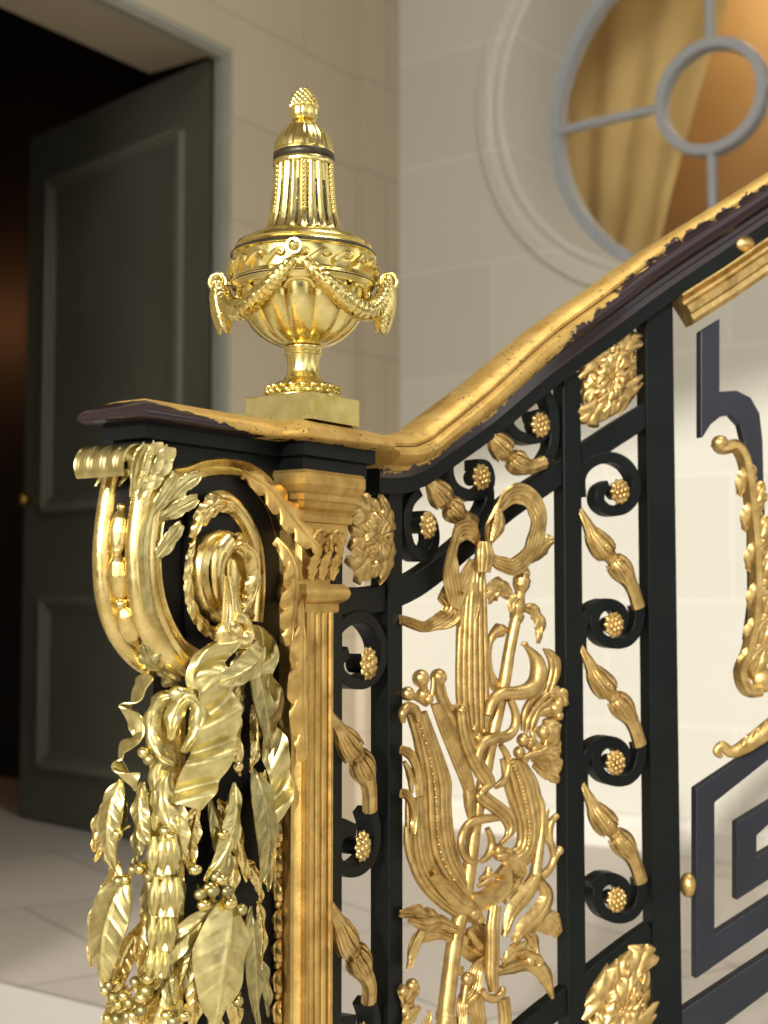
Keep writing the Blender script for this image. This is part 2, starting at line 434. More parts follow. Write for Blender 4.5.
# stone soffit panel inside the embrasure is the wall itself; door leaf, hinged at the far jamb, swung inwards
hinge = plan(206, 5.54)
dd = np.array([math.cos(math.radians(135)), math.sin(math.radians(135))])
DW = 1.38; DT = .05; DZ = DH-.02
M['door_trim'] = plain('door_paint_highlight', (118, 118, 102), .5, 0, .03, 30)  # door paint made lighter on the mouldings, a highlight put into the colour
door = bpy.data.objects.new('door_1', None); COL.objects.link(door); tag(door, kind='structure')
dn = np.array([-dd[1], dd[0]])       # away from camera?
if np.dot(dn, -hinge) < 0: dn = -dn   # dn towards the camera
def dbox(mb, u0, u1, z0, z1, n0, n1):
    V = []
    for u in (u0, u1):
        for nn in (n0, n1):
            for z in (z0, z1): V.append((*(hinge+dd*u+dn*nn), z))
    mb.add(V, [(0, 1, 3, 2), (4, 6, 7, 5), (0, 4, 5, 1), (2, 3, 7, 6), (0, 2, 6, 4), (1, 5, 7, 3)])
mb = MB(); dbox(mb, 0, DW, .01, DZ, -DT, 0); mb.build('leaf', M['door'], door, smooth=False)
for (z0, z1) in ((.25, 1.02), (1.40, DZ-.24)):
    u0, u1 = .17, DW-.17
    mb = MB()
    for a, b_, h in ((0, .022, .022), (.022, .045, .012), (.055, .065, .008)):
        dbox(mb, u0+a, u0+b_, z0+a, z1-a, 0, h); dbox(mb, u1-b_, u1-a, z0+a, z1-a, 0, h)
        dbox(mb, u0+a, u1-a, z0+a, z0+b_, 0, h); dbox(mb, u0+a, u1-a, z1-b_, z1-a, 0, h)
    mb.build('panel_moulding', M['door_trim'], door, smooth=False)
mb = MB()
kc = hinge+dd*(DW-.08)
mb.ball((kc[0]+dn[0]*.05, kc[1]+dn[1]*.05, 1.46), .028, 8); 
tube(mb, [(*(kc+dn*.0), 1.46), (*(kc+dn*.05), 1.46)], .01, 8, smoothp=False)
mb.build('door_knob', M['brass'], door)
# dark room behind the door
mb = MB()
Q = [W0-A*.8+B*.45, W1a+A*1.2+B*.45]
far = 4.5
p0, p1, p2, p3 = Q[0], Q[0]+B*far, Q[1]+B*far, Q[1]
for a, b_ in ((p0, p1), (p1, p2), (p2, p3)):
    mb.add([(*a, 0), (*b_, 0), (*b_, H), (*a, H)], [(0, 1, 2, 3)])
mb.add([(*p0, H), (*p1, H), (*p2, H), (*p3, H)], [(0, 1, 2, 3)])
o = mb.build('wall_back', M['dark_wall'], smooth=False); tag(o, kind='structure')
# pale stone slab edge in the foreground at the foot of the stair
mb = MB()
e0 = at_y(0, 985, 3.64)[:2]; e0 = np.array([-1.0, 3.64])
c2_ = np.array([math.cos(math.radians(-36)), math.sin(math.radians(-36))]); n2_ = np.array([-c2_[1], c2_[0]])
qs = [e0-c2_*2.5, e0+c2_*4.0, e0+c2_*4.0-n2_*3, e0-c2_*2.5-n2_*3]
slabM = plain('white_stone_slab', (226, 222, 214), .6, 0, .05, 10, (218, 213, 204), 2)
mb.loft([[(*p, z) for p in qs] for z in (.0005, .03)])
o = mb.build('trim_3', slabM, smooth=False); tag(o, kind='structure')
# floor
mb = MB()
mb.add([(-9, -4, 0), (9, -4, 0), (9, 14, 0), (-9, 14, 0)], [(0, 1, 2, 3)], 0, [(0, 0), (18*.82, -18*.56), (18*1.38, 18*.26), (18*.56, 18*.82)])
o = mb.build('floor', floorM, smooth=False); tag(o, kind='structure')

# right wall with the round window: build as grid with a hole
Wd = Frame([corner, corner+C2*6.0], smooth=False, ext=.5)
DEP = .46; OB = -DEP+.06
wc = Wd.inv(711, 97, OB)
wl_ = Wd.inv(556, 130, OB); RO = abs(wc[0]-wl_[0])/.97             # outer radius of the grey frame
RS = RO*1.03                                   # radius of stone embrasure
cu, cz = wc[0], wc[1]
mb = MB(Wd); n = 96
th = np.linspace(0, 2*PI, n, endpoint=False)
def sqpt(t, x0, x1, z0, z1):
    c, s = math.cos(t), math.sin(t); k = []
    if c > 1e-9: k.append((x1-cu)/c)
    if c < -1e-9: k.append((x0-cu)/c)
    if s > 1e-9: k.append((z1-cz)/s)
    if s < -1e-9: k.append((z0-cz)/s)
    k = min(k); return (cu+c*k, cz+s*k)
x0, x1, z0, z1 = cu-RS*1.5, cu+RS*1.5, cz-RS*1.45, cz+RS*1.45
for cx, czz in ((x0, z0), (x0, z1), (x1, z0), (x1, z1)):
    a = math.atan2(czz-cz, cx-cu) % (2*PI); i = int(np.argmin(np.abs(th-a))); th[i] = a
outer = [sqpt(t, x0, x1, z0, z1) for t in th]
def ringp(r, o, rr=None): return [(cu+r*math.cos(t), cz+r*math.sin(t), o) for t in th]
rings = [[(a, b_, 0) for a, b_ in outer], ringp(RS*1.16, 0), ringp(RS*1.15, .018), ringp(RS*1.09, .018), ringp(RS*1.075, .0), ringp(RS*1.05, 0), ringp(RS*1.03, .012), ringp(RS*1.0, 0.0), ringp(RS*.995, -.02), ringp(RS*.97, -DEP)]
G = np.array(rings)
uv = [(p[0], p[1]) for r_ in rings for p in r_]
mb.grid(G, cv=True, uv=uv)
def q4(a, b_, c, d): mb.add([(a, c, 0), (b_, c, 0), (b_, d, 0), (a, d, 0)], [(0, 1, 2, 3)], 0, [(a, c), (b_, c), (b_, d), (a, d)])
q4(-.0, x0, 0, H); q4(x1, 6, 0, H); q4(x0, x1, 0, z0); q4(x0, x1, z1, H)
o = mb.build('wall_right', stoneR, sharp=30); tag(o, kind='structure')
win = bpy.data.objects.new('window_1', None); COL.objects.link(win); tag(win, kind='structure')
def torus_ring(mb, R, w, d, o0):
    pr = [(-w, 0), (-w*.8, d), (w*.8, d), (w, 0), (w, -d), (-w, -d)]
    rings = [[(cu+(R+a)*math.cos(t), cz+(R+a)*math.sin(t), o0+b_) for a, b_ in pr] for t in np.linspace(0, 2*PI, 73)[:-1]]
    G = np.array(rings); mb.grid(G, cu=True, cv=True)
RI = abs(Wd.inv(711, 97, OB)[0]-Wd.inv(661, 97, OB)[0])
mb = MB(Wd); torus_ring(mb, RO*.975, .030, .03, OB-.02); torus_ring(mb, RI, .026, .028, OB)
for k in range(4):
    a = PI/2*k
    ca, sa = math.cos(a), math.sin(a)
    P = [(cu+RI*ca, cz+RI*sa), (cu+RO*.97*ca, cz+RO*.97*sa)]
    strap(mb, P, .036, .04, OB+.02, smoothp=False, bev=.008)
mb.build('window_frame', M['window_paint'], win, sharp=30)
mg, nt, b = nodemat('window_glass'); b.inputs['Transmission Weight'].default_value = 1; b.inputs['Roughness'].default_value = .02; b.inputs['IOR'].default_value = 1.1; b.inputs['Base Color'].default_value = (.97, .95, .9, 1)
mb = MB(Wd)
mb.add([(cu, cz, OB-.012)]+[(cu+RO*.96*math.cos(t), cz+RO*.96*math.sin(t), OB-.012) for t in th], [(0, 1+i, 1+(i+1) % n) for i in range(n)])
mb.build('pane', mg, win)
# ochre passage behind the round window: side walls seen through the glass, lit by an added fill light
amber = plain('ochre_plaster', (168, 138, 92), .7, 0, .05, 8, (160, 128, 80), 1.5)
amber2 = plain('golden_curtain', (232, 202, 138), .7, 0, .05, 8, (226, 194, 126), 2)
mb = MB(Wd)
b0 = -DEP-.35; b1 = -DEP-1.3
mb.add([(cu-2.2, cz-2, b1), (cu+2.2, cz-2, b1), (cu+2.2, cz+2, b1), (cu-2.2, cz+2, b1)], [(0, 1, 2, 3)])
for x in (-1.25, 1.3):
    mb.add([(cu+x, cz-2, b1), (cu+x, cz-2, -DEP), (cu+x, cz+2, -DEP), (cu+x, cz+2, b1)], [(0, 1, 2, 3)])
mb.add([(cu-2.2, cz+1.6, b1), (cu+2.2, cz+1.6, b1), (cu+2.2, cz+1.6, -DEP), (cu-2.2, cz+1.6, -DEP)], [(0, 1, 2, 3)])
mb.add([(cu-2.2, cz-1.6, b1), (cu+2.2, cz-1.6, b1), (cu+2.2, cz-1.6, -DEP), (cu-2.2, cz-1.6, -DEP)], [(0, 1, 2, 3)])
o = mb.build('wall_passage', amber, smooth=False); tag(o, kind='structure')
mb = MB(Wd)   # golden drawn curtain hanging at the left of the passage
G = []
for j in range(60):
    q = j/59; G.append([(cu-1.0+q*.95+ .35*max(0, zz)*0, cz-1.5+3.0*zz, b0-.05+.05*math.cos(q*34)) for zz in (0, .5, 1)])
for j in range(60):
    q = j/59
    G[j] = [(cu-1.0+q*(.30+.9*zz**1.5), cz-1.5+3.0*zz, b0-.1+.012*math.cos(q*20)) for zz in np.linspace(0, 1, 12)]
mb.sheet(np.array(G), .004)
cur = mb.build('curtain', amber2); tag(cur, 'golden curtain hanging behind the round window', 'curtain')
# baseboard of right wall
mb = MB(Wd)
prof = [(0.0, 0), (.05, 0), (.05, .10), (.035, .13), (0, .14)]
mb.loft([[(u, z, o_) for o_, z in prof] for u in (0.0, 6.0)])
o = mb.build('baseboard_right', stoneR, smooth=False); tag(o, kind='structure')

# unseen wall behind the camera, added and cut to limit where sunlight falls
mb = MB()
for (x0, x1, z0, z1) in ((-7, -2.95, 0, 9.5), (2.8, 7, 0, 9.5), (-2.95, 2.8, 4.45, 9.5)): mb.box(x0, x1, -2.6, -2.2, z0, z1)
o = mb.build('wall_sun_mask', stoneL, smooth=False); mbc = MB(); mbc.box(-7, 7, -2.6, 9, 5.3, 5.5); tag(mbc.build('shade_ceiling', stoneL, smooth=False), kind='structure'); tag(o, kind='structure')  # ceiling slab is unseen, added to darken the floor and back of the room
# ================================================================ BALUSTRADE
ctl = [(330, 1.535), (362, 1.60), (390, 1.655), (430, 1.72), (480, 1.785), (540, 1.84), (612, 1.885), (660, 1.905), (720, 1.92), (768, 1.93), (860, 1.945)]
BF = Frame([plan(p, d) for p, d in ctl])
def bp(px, py, o=0.0): return BF.inv(px, py, o)
bal = empty('balustrade', 'black iron stair balustrade with gilded scrolls and rosettes under the sloping handrail', 'balustrade')
def zof(px, py): return bp(px, py)[1]
def post(pxl, pxr, pyt, z0, d):
    u0, u1 = bp(pxl, 600)[0], bp(pxr, 600)[0]; z1 = zof((pxl+pxr)/2, pyt)
    mb = MB(BF); strap(mb, [((u0+u1)/2, z0), ((u0+u1)/2, z1)], u1-u0, d, smoothp=False, bev=.0015, steps=8)
    mb.build('post', M['iron'], bal)
post(389, 403, 470, .2, .027)
post(565, 583, 372, .2, .028)
post(649, 677, 300, .2, .034)
post(331, 343, 482, .2, .02)
def bar(pts, w, name='rail_bar', d=.022, o0=0.0, smoothp=True, par=None, mat='iron', straight=False):
    mb = MB(BF); P = BF.tr(pts)
    if straight:
        P = resample(P, 24); strap(mb, P, w, d, o0, smoothp=False)
    else: strap(mb, P, w, d, o0)
    return mb.build(name, M[mat], par or bal)
bar([(335, 601), (362, 601), (389, 598), (415, 588), (440, 571), (475, 541), (510, 509), (550, 481), (600, 446), (655, 410)], .031, d=.020, o0=-.004)
bar([(500, 1062), (548, 1018), (590, 985), (655, 935)], .031, d=.020, o0=-.004)
# top bar under the handrail
RP = [(372, 478), (396, 478), (410, 474), (428, 465), (487, 424), (550, 373), (610, 330), (667, 289), (768, 221), (880, 146)]
RU = BF.tr(RP)
mb = MB(BF); P = RU.copy(); P[:, 1] -= .004; strap(mb, P, .03, .03, .010); mb.build('top_bar', M['iron'], bal)
# thin frame strap dropping beside post2 (left upper compartments)
def scroll(path, w, name='scroll', ey=None, er=.0095, husk=None, d=.025, o0=-.002, fr=BF, par=None, tap=None, seed=0, hw=1.0):
    s = fr.tr(path); mb = MB(fr); strap(mb, s, tap or w, d, o0)
    so_ = mb.build(name, M['iron'], par or bal)
    if ey is not None:
        c = fr.inv(*ey); mb = MB(fr)      # iron cylinder of the eye
        th = np.linspace(0, 2*PI, 24, endpoint=False)
        mb.loft([[(c[0]+er*1.0*math.cos(t), c[1]+er*1.05*math.sin(t), z) for t in th] for z in (-d+.002, .0)])
        mb.build('scroll_eye', M['iron'], so_)
        mb = MB(fr); eye(mb, (c[0], c[1], 0.0), er*1.5, er*1.75, seed); mb.build('rosette', M['iron_gold'], so_)
    if husk is not None:
        mb = MB(fr); H_ = fr.tr(husk, .004); H_[:, 2] = np.linspace(-.004, -.002, len(H_)); H_[1:-1, 2] = .002
        # double husk: tail, fluted bulb, ring, bulb, cuff
        R = [(0, .0035), (.10, .0062), (.20, .0090), (.29, .0138), (.37, .0155), (.44, .0140), (.49, .0092), (.52, .0085), (.56, .0125), (.63, .0150), (.70, .0135), (.78, .0100), (.88, .0090), (1, .0092)]
        R = [(a, b_*hw) for a, b_ in R]
        tube(mb, H_, R, 36, steps=60, sq=.85, lobes=9, amp=.055, twist=.2)
        Q = resample(crom(H_, 10), 60)
        tube(mb, Q[29:33], [.0095*hw]*4, 18, smoothp=False)
        T, S, Nn = frames_along(Q)
        rk = lerp(R, np.linspace(0, 1, 60))
        for ks, ke, n_ in ((13, 27, 7), (43, 31, 7)):
            idx = np.linspace(ks, ke, 5).astype(int)
            for m_ in range(n_):
                a_ = (m_-(n_-1)/2)*.62; pts = []
                for c_i, kk in enumerate(idx):
                    d_ = S[kk]*math.sin(a_)+Nn[kk]*math.cos(a_)*.85
                    pts.append(Q[kk]+d_*(rk[kk]+(.0004, .0012, .0016, .0024, .0040)[c_i]))
                d0 = S[idx[2]]*math.sin(a_)+Nn[idx[2]]*math.cos(a_)
                leaf(mb, pts, [.0015, .0032, .0042, .0040, .0008], [.0015, .0032, .0042, .0040, .0008], lobes=0, depth=0, bulge=.0012, vein=0, nt=16, nv=7, th=.0014, mid=.0009, up=tuple(d0))
        mb.ball(Q[22]+Nn[22]*.0135*hw, .0030, 6); mb.ball(Q[36]+Nn[36]*.0125*hw, .0026, 6)
        mb.build('husk', M['iron_gold'], so_)
    return so_
# ---- right column of scrolls (between second and third posts)
c9 = crop(540, 640, 2.667)
body = c9((272, 275), (274, 300), (264, 345), (240, 372), (205, 377), (172, 362), (154, 325), (162, 290), (192, 272), (222, 285), (232, 312), (222, 342))
upl = c9((222, 292), (200, 274), (172, 272), (140, 292), (124, 330), (120, 375), (122, 398))
hsk = c9((116, 15), (128, 50), (152, 95), (188, 140), (222, 180), (250, 225), (272, 282))
eye_c = c9((200, 327))[0]
def shift(pts, dy, dx=0): return [(p[0]+dx, p[1]+dy) for p in pts]
for k, dy in enumerate((-138, 0, 137)):
    dx = (-1.5, 0, 1)[k]
    s_ = scroll(shift(body, dy, dx), .0145, ey=shift([eye_c], dy, dx)[0], husk=shift(hsk, dy, dx), seed=k)
    mb = MB(BF); strap(mb, BF.tr(shift(upl, dy, dx)) if k < 2 else BF.tr(shift(upl[:4], dy, dx)), .0135, .025, -.002); mb.build('scroll_arm', M['iron'], s_)
c8 = crop(540, 300, 2.844)
s_ = scroll(c8((122, 560), (122, 500), (150, 462), (205, 446), (250, 465), (276, 510), (272, 560), (245, 592), (205, 598), (176, 575), (178, 542), (200, 525)), .0145, ey=c8((226, 545))[0], seed=9)
# ---- left column (between pilaster and first post)
c5 = crop(260, 720, 3.368); c4 = crop(260, 440, 3.415)
s_ = scroll(c4((262, 700), (285, 640), (335, 605), (385, 615), (422, 670), (432, 735), (412, 795), (370, 828), (320, 825), (290, 800), (285, 755), (310, 725)), .0145, ey=c4((367, 763))[0], er=.0105, seed=4)
bodyL = c5((387, 305), (400, 350), (402, 410), (388, 465), (350, 502), (305, 508), (275, 480), (272, 425), (290, 380), (330, 370))
hskL = c5((240, -40), (262, 20), (292, 75), (325, 115), (352, 165), (372, 225), (386, 305))
for k, dy in enumerate((0, 192)):
    h2 = hskL if k == 0 else c5((236, 590), (258, 665), (290, 745), (325, 790), (350, 840), (372, 890), (382, 950))
    scroll(shift(bodyL, dy), .0145, ey=shift(c5((342, 425)), dy)[0], husk=h2, seed=k+20, hw=1.05)
mb = MB(BF); strap(mb, BF.tr(c5((330, 372), (285, 352), (255, 362), (235, 400), (228, 470))), .0135, .025, -.002); mb.build('scroll_arm', M['iron'], bal)
# ---- sloping run of scrolls under the handrail
c7 = crop(400, 360, 4.267)
scroll(c7((330, 300), (285, 325), (242, 375), (222, 440), (225, 500), (252, 550), (305, 575), (352, 572), (385, 545), (395, 500), (378, 452), (335, 445)), .0145, ey=c7((345, 500))[0], seed=31,
       husk=c7((335, 285), (385, 320), (430, 365), (470, 410), (510, 440), (560, 455), (625, 435)))
scroll(c7((640, 105), (565, 100), (505, 130), (470, 190), (468, 250), (495, 305), (545, 332), (600, 330), (632, 300), (640, 262), (610, 232), (570, 240)), .0145, ey=c7((597, 277))[0], seed=32)
mb = MB(BF); strap(mb, BF.tr(c7((565, 108), (620, 130), (655, 190), (668, 270), (660, 370), (625, 440))), .0145, .025, -.002); mb.build('scroll_arm', M['iron'], bal)
mb = MB(BF); strap(mb, BF.tr(c7((385, 520), (392, 580), (375, 640), (335, 700), (300, 720))), .0145, .025, -.002); mb.build('scroll_arm', M['iron'], bal)
scroll(c7((95, 560), (60, 600), (42, 660), (42, 730), (62, 800), (105, 835), (145, 815), (162, 760), (150, 690), (115, 665)), .0145, ey=c7((116, 705))[0], seed=33,
       husk=c7((95, 480), (130, 520), (175, 575), (215, 620), (250, 655), (285, 675), (330, 690)))
# big flower at the tip of the lowest sloping husk, and leafy tip of the second
def flower(c, r, par, seed, mat='iron_gold', name='flower', rz=None, petals=6, h=.01, off=.004):
    mb = MB(BF); rosette(mb, (c[0], c[1], off), r, rz or r, petals, 2, h, .28, seed); return mb.build(name, M[mat], par)
# ---- square rosettes
def sq_rosette(cpx, cpy, hu, hz, seed, shear=0.0, off=-.006):
    c = bp(cpx, cpy); mb = MB(BF); rr = random.Random(seed)
    class Sh:   # sheared local frame so the flower follows the sloping compartment
        def map(s, V):
            V = np.array(V, float).reshape(-1, 3); V[:, 1] += shear*V[:, 0]; V[:, 0] += c[0]; V[:, 1] += c[1]; return BF.map(V)
    mb = MB(Sh())
    n = 8
    for l, (k, of, rot) in enumerate(((1.0, 0, 0), (.62, .006, PI/8))):
        for p in range(n):
            a = 2*PI*p/n+rot; ca, sa = math.cos(a), math.sin(a); sqf = min(1/max(abs(ca), abs(sa)), 1.22)*k
            e = .97
            pts = [(ca*hu*sqf*q*e, sa*hz*sqf*q*e, off+of+bb) for q, bb in ((.08, .003), (.35, .008), (.7, .010), (.9, .007), (1.0, .001))]
            wd = (hu+hz)/2*k*.52*(1.2 if p % 2 else .95)
            tb = [wd*.25, wd*.55, wd*.85, wd*.95, wd*.55]
            leaf(mb, pts, tb, tb, lobes=3, depth=.42, bulge=.003, vein=.0016, th=.002, nt=26, nv=15, mid=.0022, curl=.12)
    mb.ball((0, 0, off+.008), hu*.20, 8, (1, 1.0, .8))
    for q in range(13):
        a = q*2.4; k = .17*math.sqrt(q/13)*hu*1.1
        mb.ball((math.cos(a)*k, math.sin(a)*k, off+.008+hu*.15*(1-.5*q/13)), hu*.055, 4)
    for q in range(8):
        a = 2*PI*q/8+PI/8
        if q % 2: tube(mb, [(math.cos(a)*hu*.5, math.sin(a)*hz*.5, off+.012), (math.cos(a+.15)*hu*.68, math.sin(a+.15)*hz*.68, off+.014), (math.cos(a)*hu*.80, math.sin(a)*hz*.80, off+.010)], [.002, .003, .0035], 8)
    return mb.build('square_rosette', M['iron_gold'], bal)
w2 = (bp(641, 377)[0]-bp(581, 377)[0])/2; h2 = (zof(611, 330)-zof(611, 424))/2
sq_rosette(610, 377, w2*.90, h2*.86, 3, shear=.52)
w1 = (bp(390, 540)[0]-bp(343, 540)[0])/2; h1 = (zof(366, 491)-zof(366, 586))/2
sq_rosette(366, 538, w1*.86, h1*.84, 4, shear=0, off=.004)
sq_rosette(620, 1010, w2*1.0, h2*1.05, 5, shear=.6)
# frame of the right rosette: small bars (top closes under the rail)
# ---- handrail
rail = empty('handrail', 'sloping wooden handrail, gilding worn through to dark lacquer along its lower edge', 'handrail')
def rail_prof():
    h = [(.011, .000), (.011, .010), (.017, .012), (.017, .019), (.027, .021), (.035, .027), (.0385, .036), (.0375, .044), (.033, .048), (.0300, .0490), (.0285, .0496), (.0285, .0508), (.0300, .0515), (.031, .056), (.027, .063), (.018, .069), (.006, .072)]
    return h+[(-a, b_) for a, b_ in h[::-1]]
Lr = 1.0
M['rail'] = worn('rail_lacquer_with_worn_gilding', [(0, .10), (.2, .17), (.32, .22), (.42, .32), (.50, .46), (.60, .52), (1, .57)], L=Lr, amp=.015, groove=True)
path = crom(RU, 24); path = resample(path, 150)
T, S, Nn = frames_along(path)
rings = []; uv = []; LL = np.r_[0, np.cumsum(np.linalg.norm(np.diff(path, axis=0), axis=1))]
pr = rail_prof()
# densify profile vertically for smooth look
for i in range(len(path)):
    up_ = S[i] if S[i][1] > 0 else -S[i]
    k = float(np.interp(LL[i], [0, .06, .2, .4, .6, .8], [.70, .72, .82, .90, .88, .80]))
    rings.append([path[i]+up_*b_*k+np.array([0, 0, a]) for a, b_ in pr]); uv += [(LL[i], b_) for a, b_ in pr]
mb = MB(BF); mb.loft(rings, True, 0, uv); mb.build('moulded_rail', M['rail'], rail, sharp=35)
# ================================================================ RIGHT PANEL (key-pattern ironwork)
mp = empty('key_pattern_panel', 'blue-black iron Greek key panel with gilded top moulding, right of the scroll posts', 'balustrade panel')
def kb(pts, w, name='key_bar', d=.02, o0=-.004): return bar(pts, w, name, d, o0, par=mp, mat='iron_blue', straight=True)
def poly(px, name, d=.018, o0=-.004, mat='iron_blue', par=None, fr=BF, mi=0):
    """plate cut to a traced outline, with real thickness"""
    P = fr.tr(px); n = len(P); mb = MB(fr)
    f = [(p[0], p[1], o0) for p in P]; b_ = [(p[0], p[1], o0-d) for p in P]
    mb.add(f+b_, [tuple(range(n)), tuple(range(2*n-1, n-1, -1))]+[((i+1) % n, i, n+i, n+(i+1) % n) for i in range(n)])
    ob = mb.build(name, M[mat], par or mp, smooth=False)
    bv = ob.modifiers.new('bevel', 'BEVEL'); bv.width = .0012; bv.segments = 2; bv.limit_method = 'ANGLE'; return ob
# outer meander: mitred plates
poly([(697, 789), (780, 733), (780, 752), (716, 803), (716, 935), (780, 893), (780, 922), (697, 980)], 'key_bar')
poly([(738, 823), (780, 797), (780, 816), (758, 836), (758, 857), (780, 844), (780, 874), (738, 901)], 'key_bar')
poly([(683, 1012), (800, 934), (800, 970), (700, 1045), (683, 1050)], 'lower_bar')
# upper hooked bar
pts = [(702, 330), (721, 318), (721, 391), (738, 390), (752, 397), (761, 413), (764, 440), (765, 480), (768, 560), (766, 620), (755, 650), (748, 640), (753, 600), (752, 520), (748, 470), (745, 440), (741, 424), (732, 414), (722, 416), (712, 424), (704, 437), (702, 436)]
poly(pts, 'hooked_bar')
c8b = crop(540, 300, 2.844)
# acanthus scroll leaf on the hooked bar
mb = MB(BF)
P = BF.tr([(718, 441), (724, 448), (737, 446), (746, 462), (752, 500), (757, 560), (757, 610), (750, 650), (742, 672), (748, 690), (762, 690)], .012)
prof_sweep(mb, P, [(-.008, -.012), (-.009, 0), (-.004, .007), (.004, .007), (.009, 0), (.008, -.012)])
for k, (x, y, dx, dy, s_) in enumerate(((741, 470, 12, 22, 1), (746, 505, 14, 24, 1), (750, 545, 16, 26, 1), (752, 585, 16, 24, 1), (750, 620, 18, 20, 1), (744, 650, 18, 14, 1))):
    Q = BF.tr([(x, y+26), (x+5, y+8), (x+dx, y-4)], .010); Q[:, 2] = [.004, .014, .012]
    leaf(mb, Q, [.006, .016, .013, .004], [.006, .017, .013, .004], lobes=3, depth=.22, bulge=.004, vein=.001, nt=22, nv=11)
for k, (x, y) in enumerate(((752, 488), (756, 522), (760, 556), (762, 590), (760, 622), (754, 650))):
    Q = BF.tr([(x, y+30), (x+5, y+12), (x+11, y-6)], .012); Q[:, 2] = [.002, .012, .008]
    leaf(mb, Q, [.006, .015, .013, .004], [.006, .015, .013, .004], lobes=3, depth=.22, bulge=.004, vein=.001, nt=24, nv=11)
mb.ball(BF.inv(720, 443, .012), .012, 8, (1, .9, .9))
mb.ball(BF.inv(764, 680, .006), .017, 8, (1, 1, .5))
mb.build('acanthus_strip', M['iron_gold'], mp)
# lower leaf scroll on key bar
mb = MB(BF)
P = BF.tr([(722, 757), (717, 752), (722, 746), (732, 752), (748, 744), (770, 728), (800, 706)], .010)
tube(mb, P, [.003, .006, .007, .008, .011, .013, .014], 12, sq=.7)
for x, y in ((746, 742), (758, 734), (770, 726)):
    Q = BF.tr([(x-8, y+8), (x, y), (x+10, y-12)], .014); leaf(mb, Q, [.003, .008, .002], [.003, .007, .002], lobes=2, nt=16, nv=9)
mb.build('leaf_scroll', M['iron_gold'], mp)
# gilded sloping cap moulding of the panel
mb = MB(BF)
P = resample(BF.tr([(684, 312), (725, 286), (768, 257), (840, 208)]), 20)
prof_sweep(mb, P, [(-.021, -.022), (-.021, .006), (-.015, .013), (-.008, .013), (-.005, .018), (.005, .019), (.009, .012), (.013, .012), (.020, .024), (.023, .024), (.023, -.022)], smoothp=False)
mb.build('cap_moulding', M['iron_gold'], mp, sharp=25)
mb = MB(BF); mb.ball(bp(688, 885, .0), .0125, 10, (.9, 1.35, 1)); mb.build('boss', M['iron_gold'], mp)
mb = MB(BF); mb.ball(bp(744, 245, .004), .0145, 10, (1.15, .95, .8)); mb.build('boss', M['iron_gold'], mp)
for x, y in ((688, 885),):
    mb = MB(BF); u, z, _ = bp(x, y); strap(mb, [(u-.02, z), (u+.02, z)], .008, .008, -.008, smoothp=False); mb.build('pin', M['iron_blue'], mp)
u, z, _ = bp(744, 245); mb = MB(BF); strap(mb, [(u, z-.02), (u, z+.035)], .008, .008, -.004, smoothp=False); mb.build('pin', M['iron_blue'], mp)
# ================================================================ NEWEL
P0 = plan(143, 1.31)
NF = Frame([P0, P0+A*.8], smooth=False, ext=.3)       # long side of the newel, seen to the right
newel = empty('newel_post', 'black newel post with gilded volute console and reeded pilaster carrying the urn', 'newel post')
def np_(px, py, o=0.0): return NF.inv(px, py, o)
# newel local coords: (s along A, w along B(back-left), z)
class NL:
    def map(s, V):
        V = np.asarray(V, float).reshape(-1, 3)
        return np.stack([P0[0]+A[0]*V[:, 0]+B[0]*V[:, 1], P0[1]+A[1]*V[:, 0]+B[1]*V[:, 1], V[:, 2]], 1)
NLF = NL()
ZT = EYE
W = .054; ST_ = .032       # console width, pilaster step
def stepped(mb, poly, prof, uvs=True):
    """moulding profile (outset, z) run round a plan polygon with mitred corners"""
    poly = np.array(poly, float); n = len(poly); rings = []; uv = []
    # subdivide edges so wear has detail
    d = np.roll(poly, -1, 0)-poly; d /= np.linalg.norm(d, axis=1)[:, None]; nn = np.stack([d[:, 1], -d[:, 0]], 1)
    mit = []
    for i in range(n):
        a, b_ = nn[i-1], nn[i]; m = (a+b_); m /= max(1e-6, 1+np.dot(a, b_)); mit.append(m)
    mit = np.array(mit); per = np.r_[0, np.cumsum(np.linalg.norm(np.roll(poly, -1, 0)-poly, axis=1))][:n]
    for o, z in prof:
        q = poly+mit*o; rings.append([(x, y, z) for x, y in q])
        uv += [(q[i][0]+.1, z-prof[0][1]) for i in range(n)]
    mb.loft(rings, True, 0, uv if uvs else None); return mb
Sx = .205    # where pilaster block starts
E2 = .365    # end of block towards the stair
plan_poly = [(0, W), (0, 0), (Sx, 0), (Sx, -ST_), (E2-.03, -ST_), (E2-.03, W+ST_), (Sx, W+ST_), (Sx, W)]
z_b, z_f = EYE+.1525, EYE+.168
# black entablature
mb = MB(NLF)
stepped(mb, plan_poly, [(-.006, EYE+.125), (-.006, EYE+.1505), (.001, EYE+.1525), (.001, EYE+.168)], False)
mb.build('entablature', M['iron'], newel, smooth=False)
M['cap'] = worn('cap_lacquer_with_worn_gilding', [(0, .30), (.13, .26), (.18, .19), (.24, .14), (.33, .07), (.40, .01), (.46, 0), (1, 0)], lac=(40, 28, 32), L=.6, amp=.004)
mb = MB(NLF)
stepped(mb, plan_poly, [(.000, EYE+.167), (.012, EYE+.168), (.0170, EYE+.171), (.0180, EYE+.174), (.0165, EYE+.178), (.012, EYE+.182), (.004, EYE+.1865), (-.004, EYE+.1895), (-.012, EYE+.192), (-.020, EYE+.1935), (-.024, EYE+.194)])
mb.build('cap', M['cap'], newel, sharp=50)
# lower body of the newel (black) behind the garland
LS = .066
mb = MB(NLF)
stepped(mb, [(LS, W-.006), (LS, .004), (Sx+.01, .004), (Sx+.01, W-.006)], [(0, 0.0), (0, EYE+.13)], False)
mb.build('console_body', M['black'], newel, smooth=False)
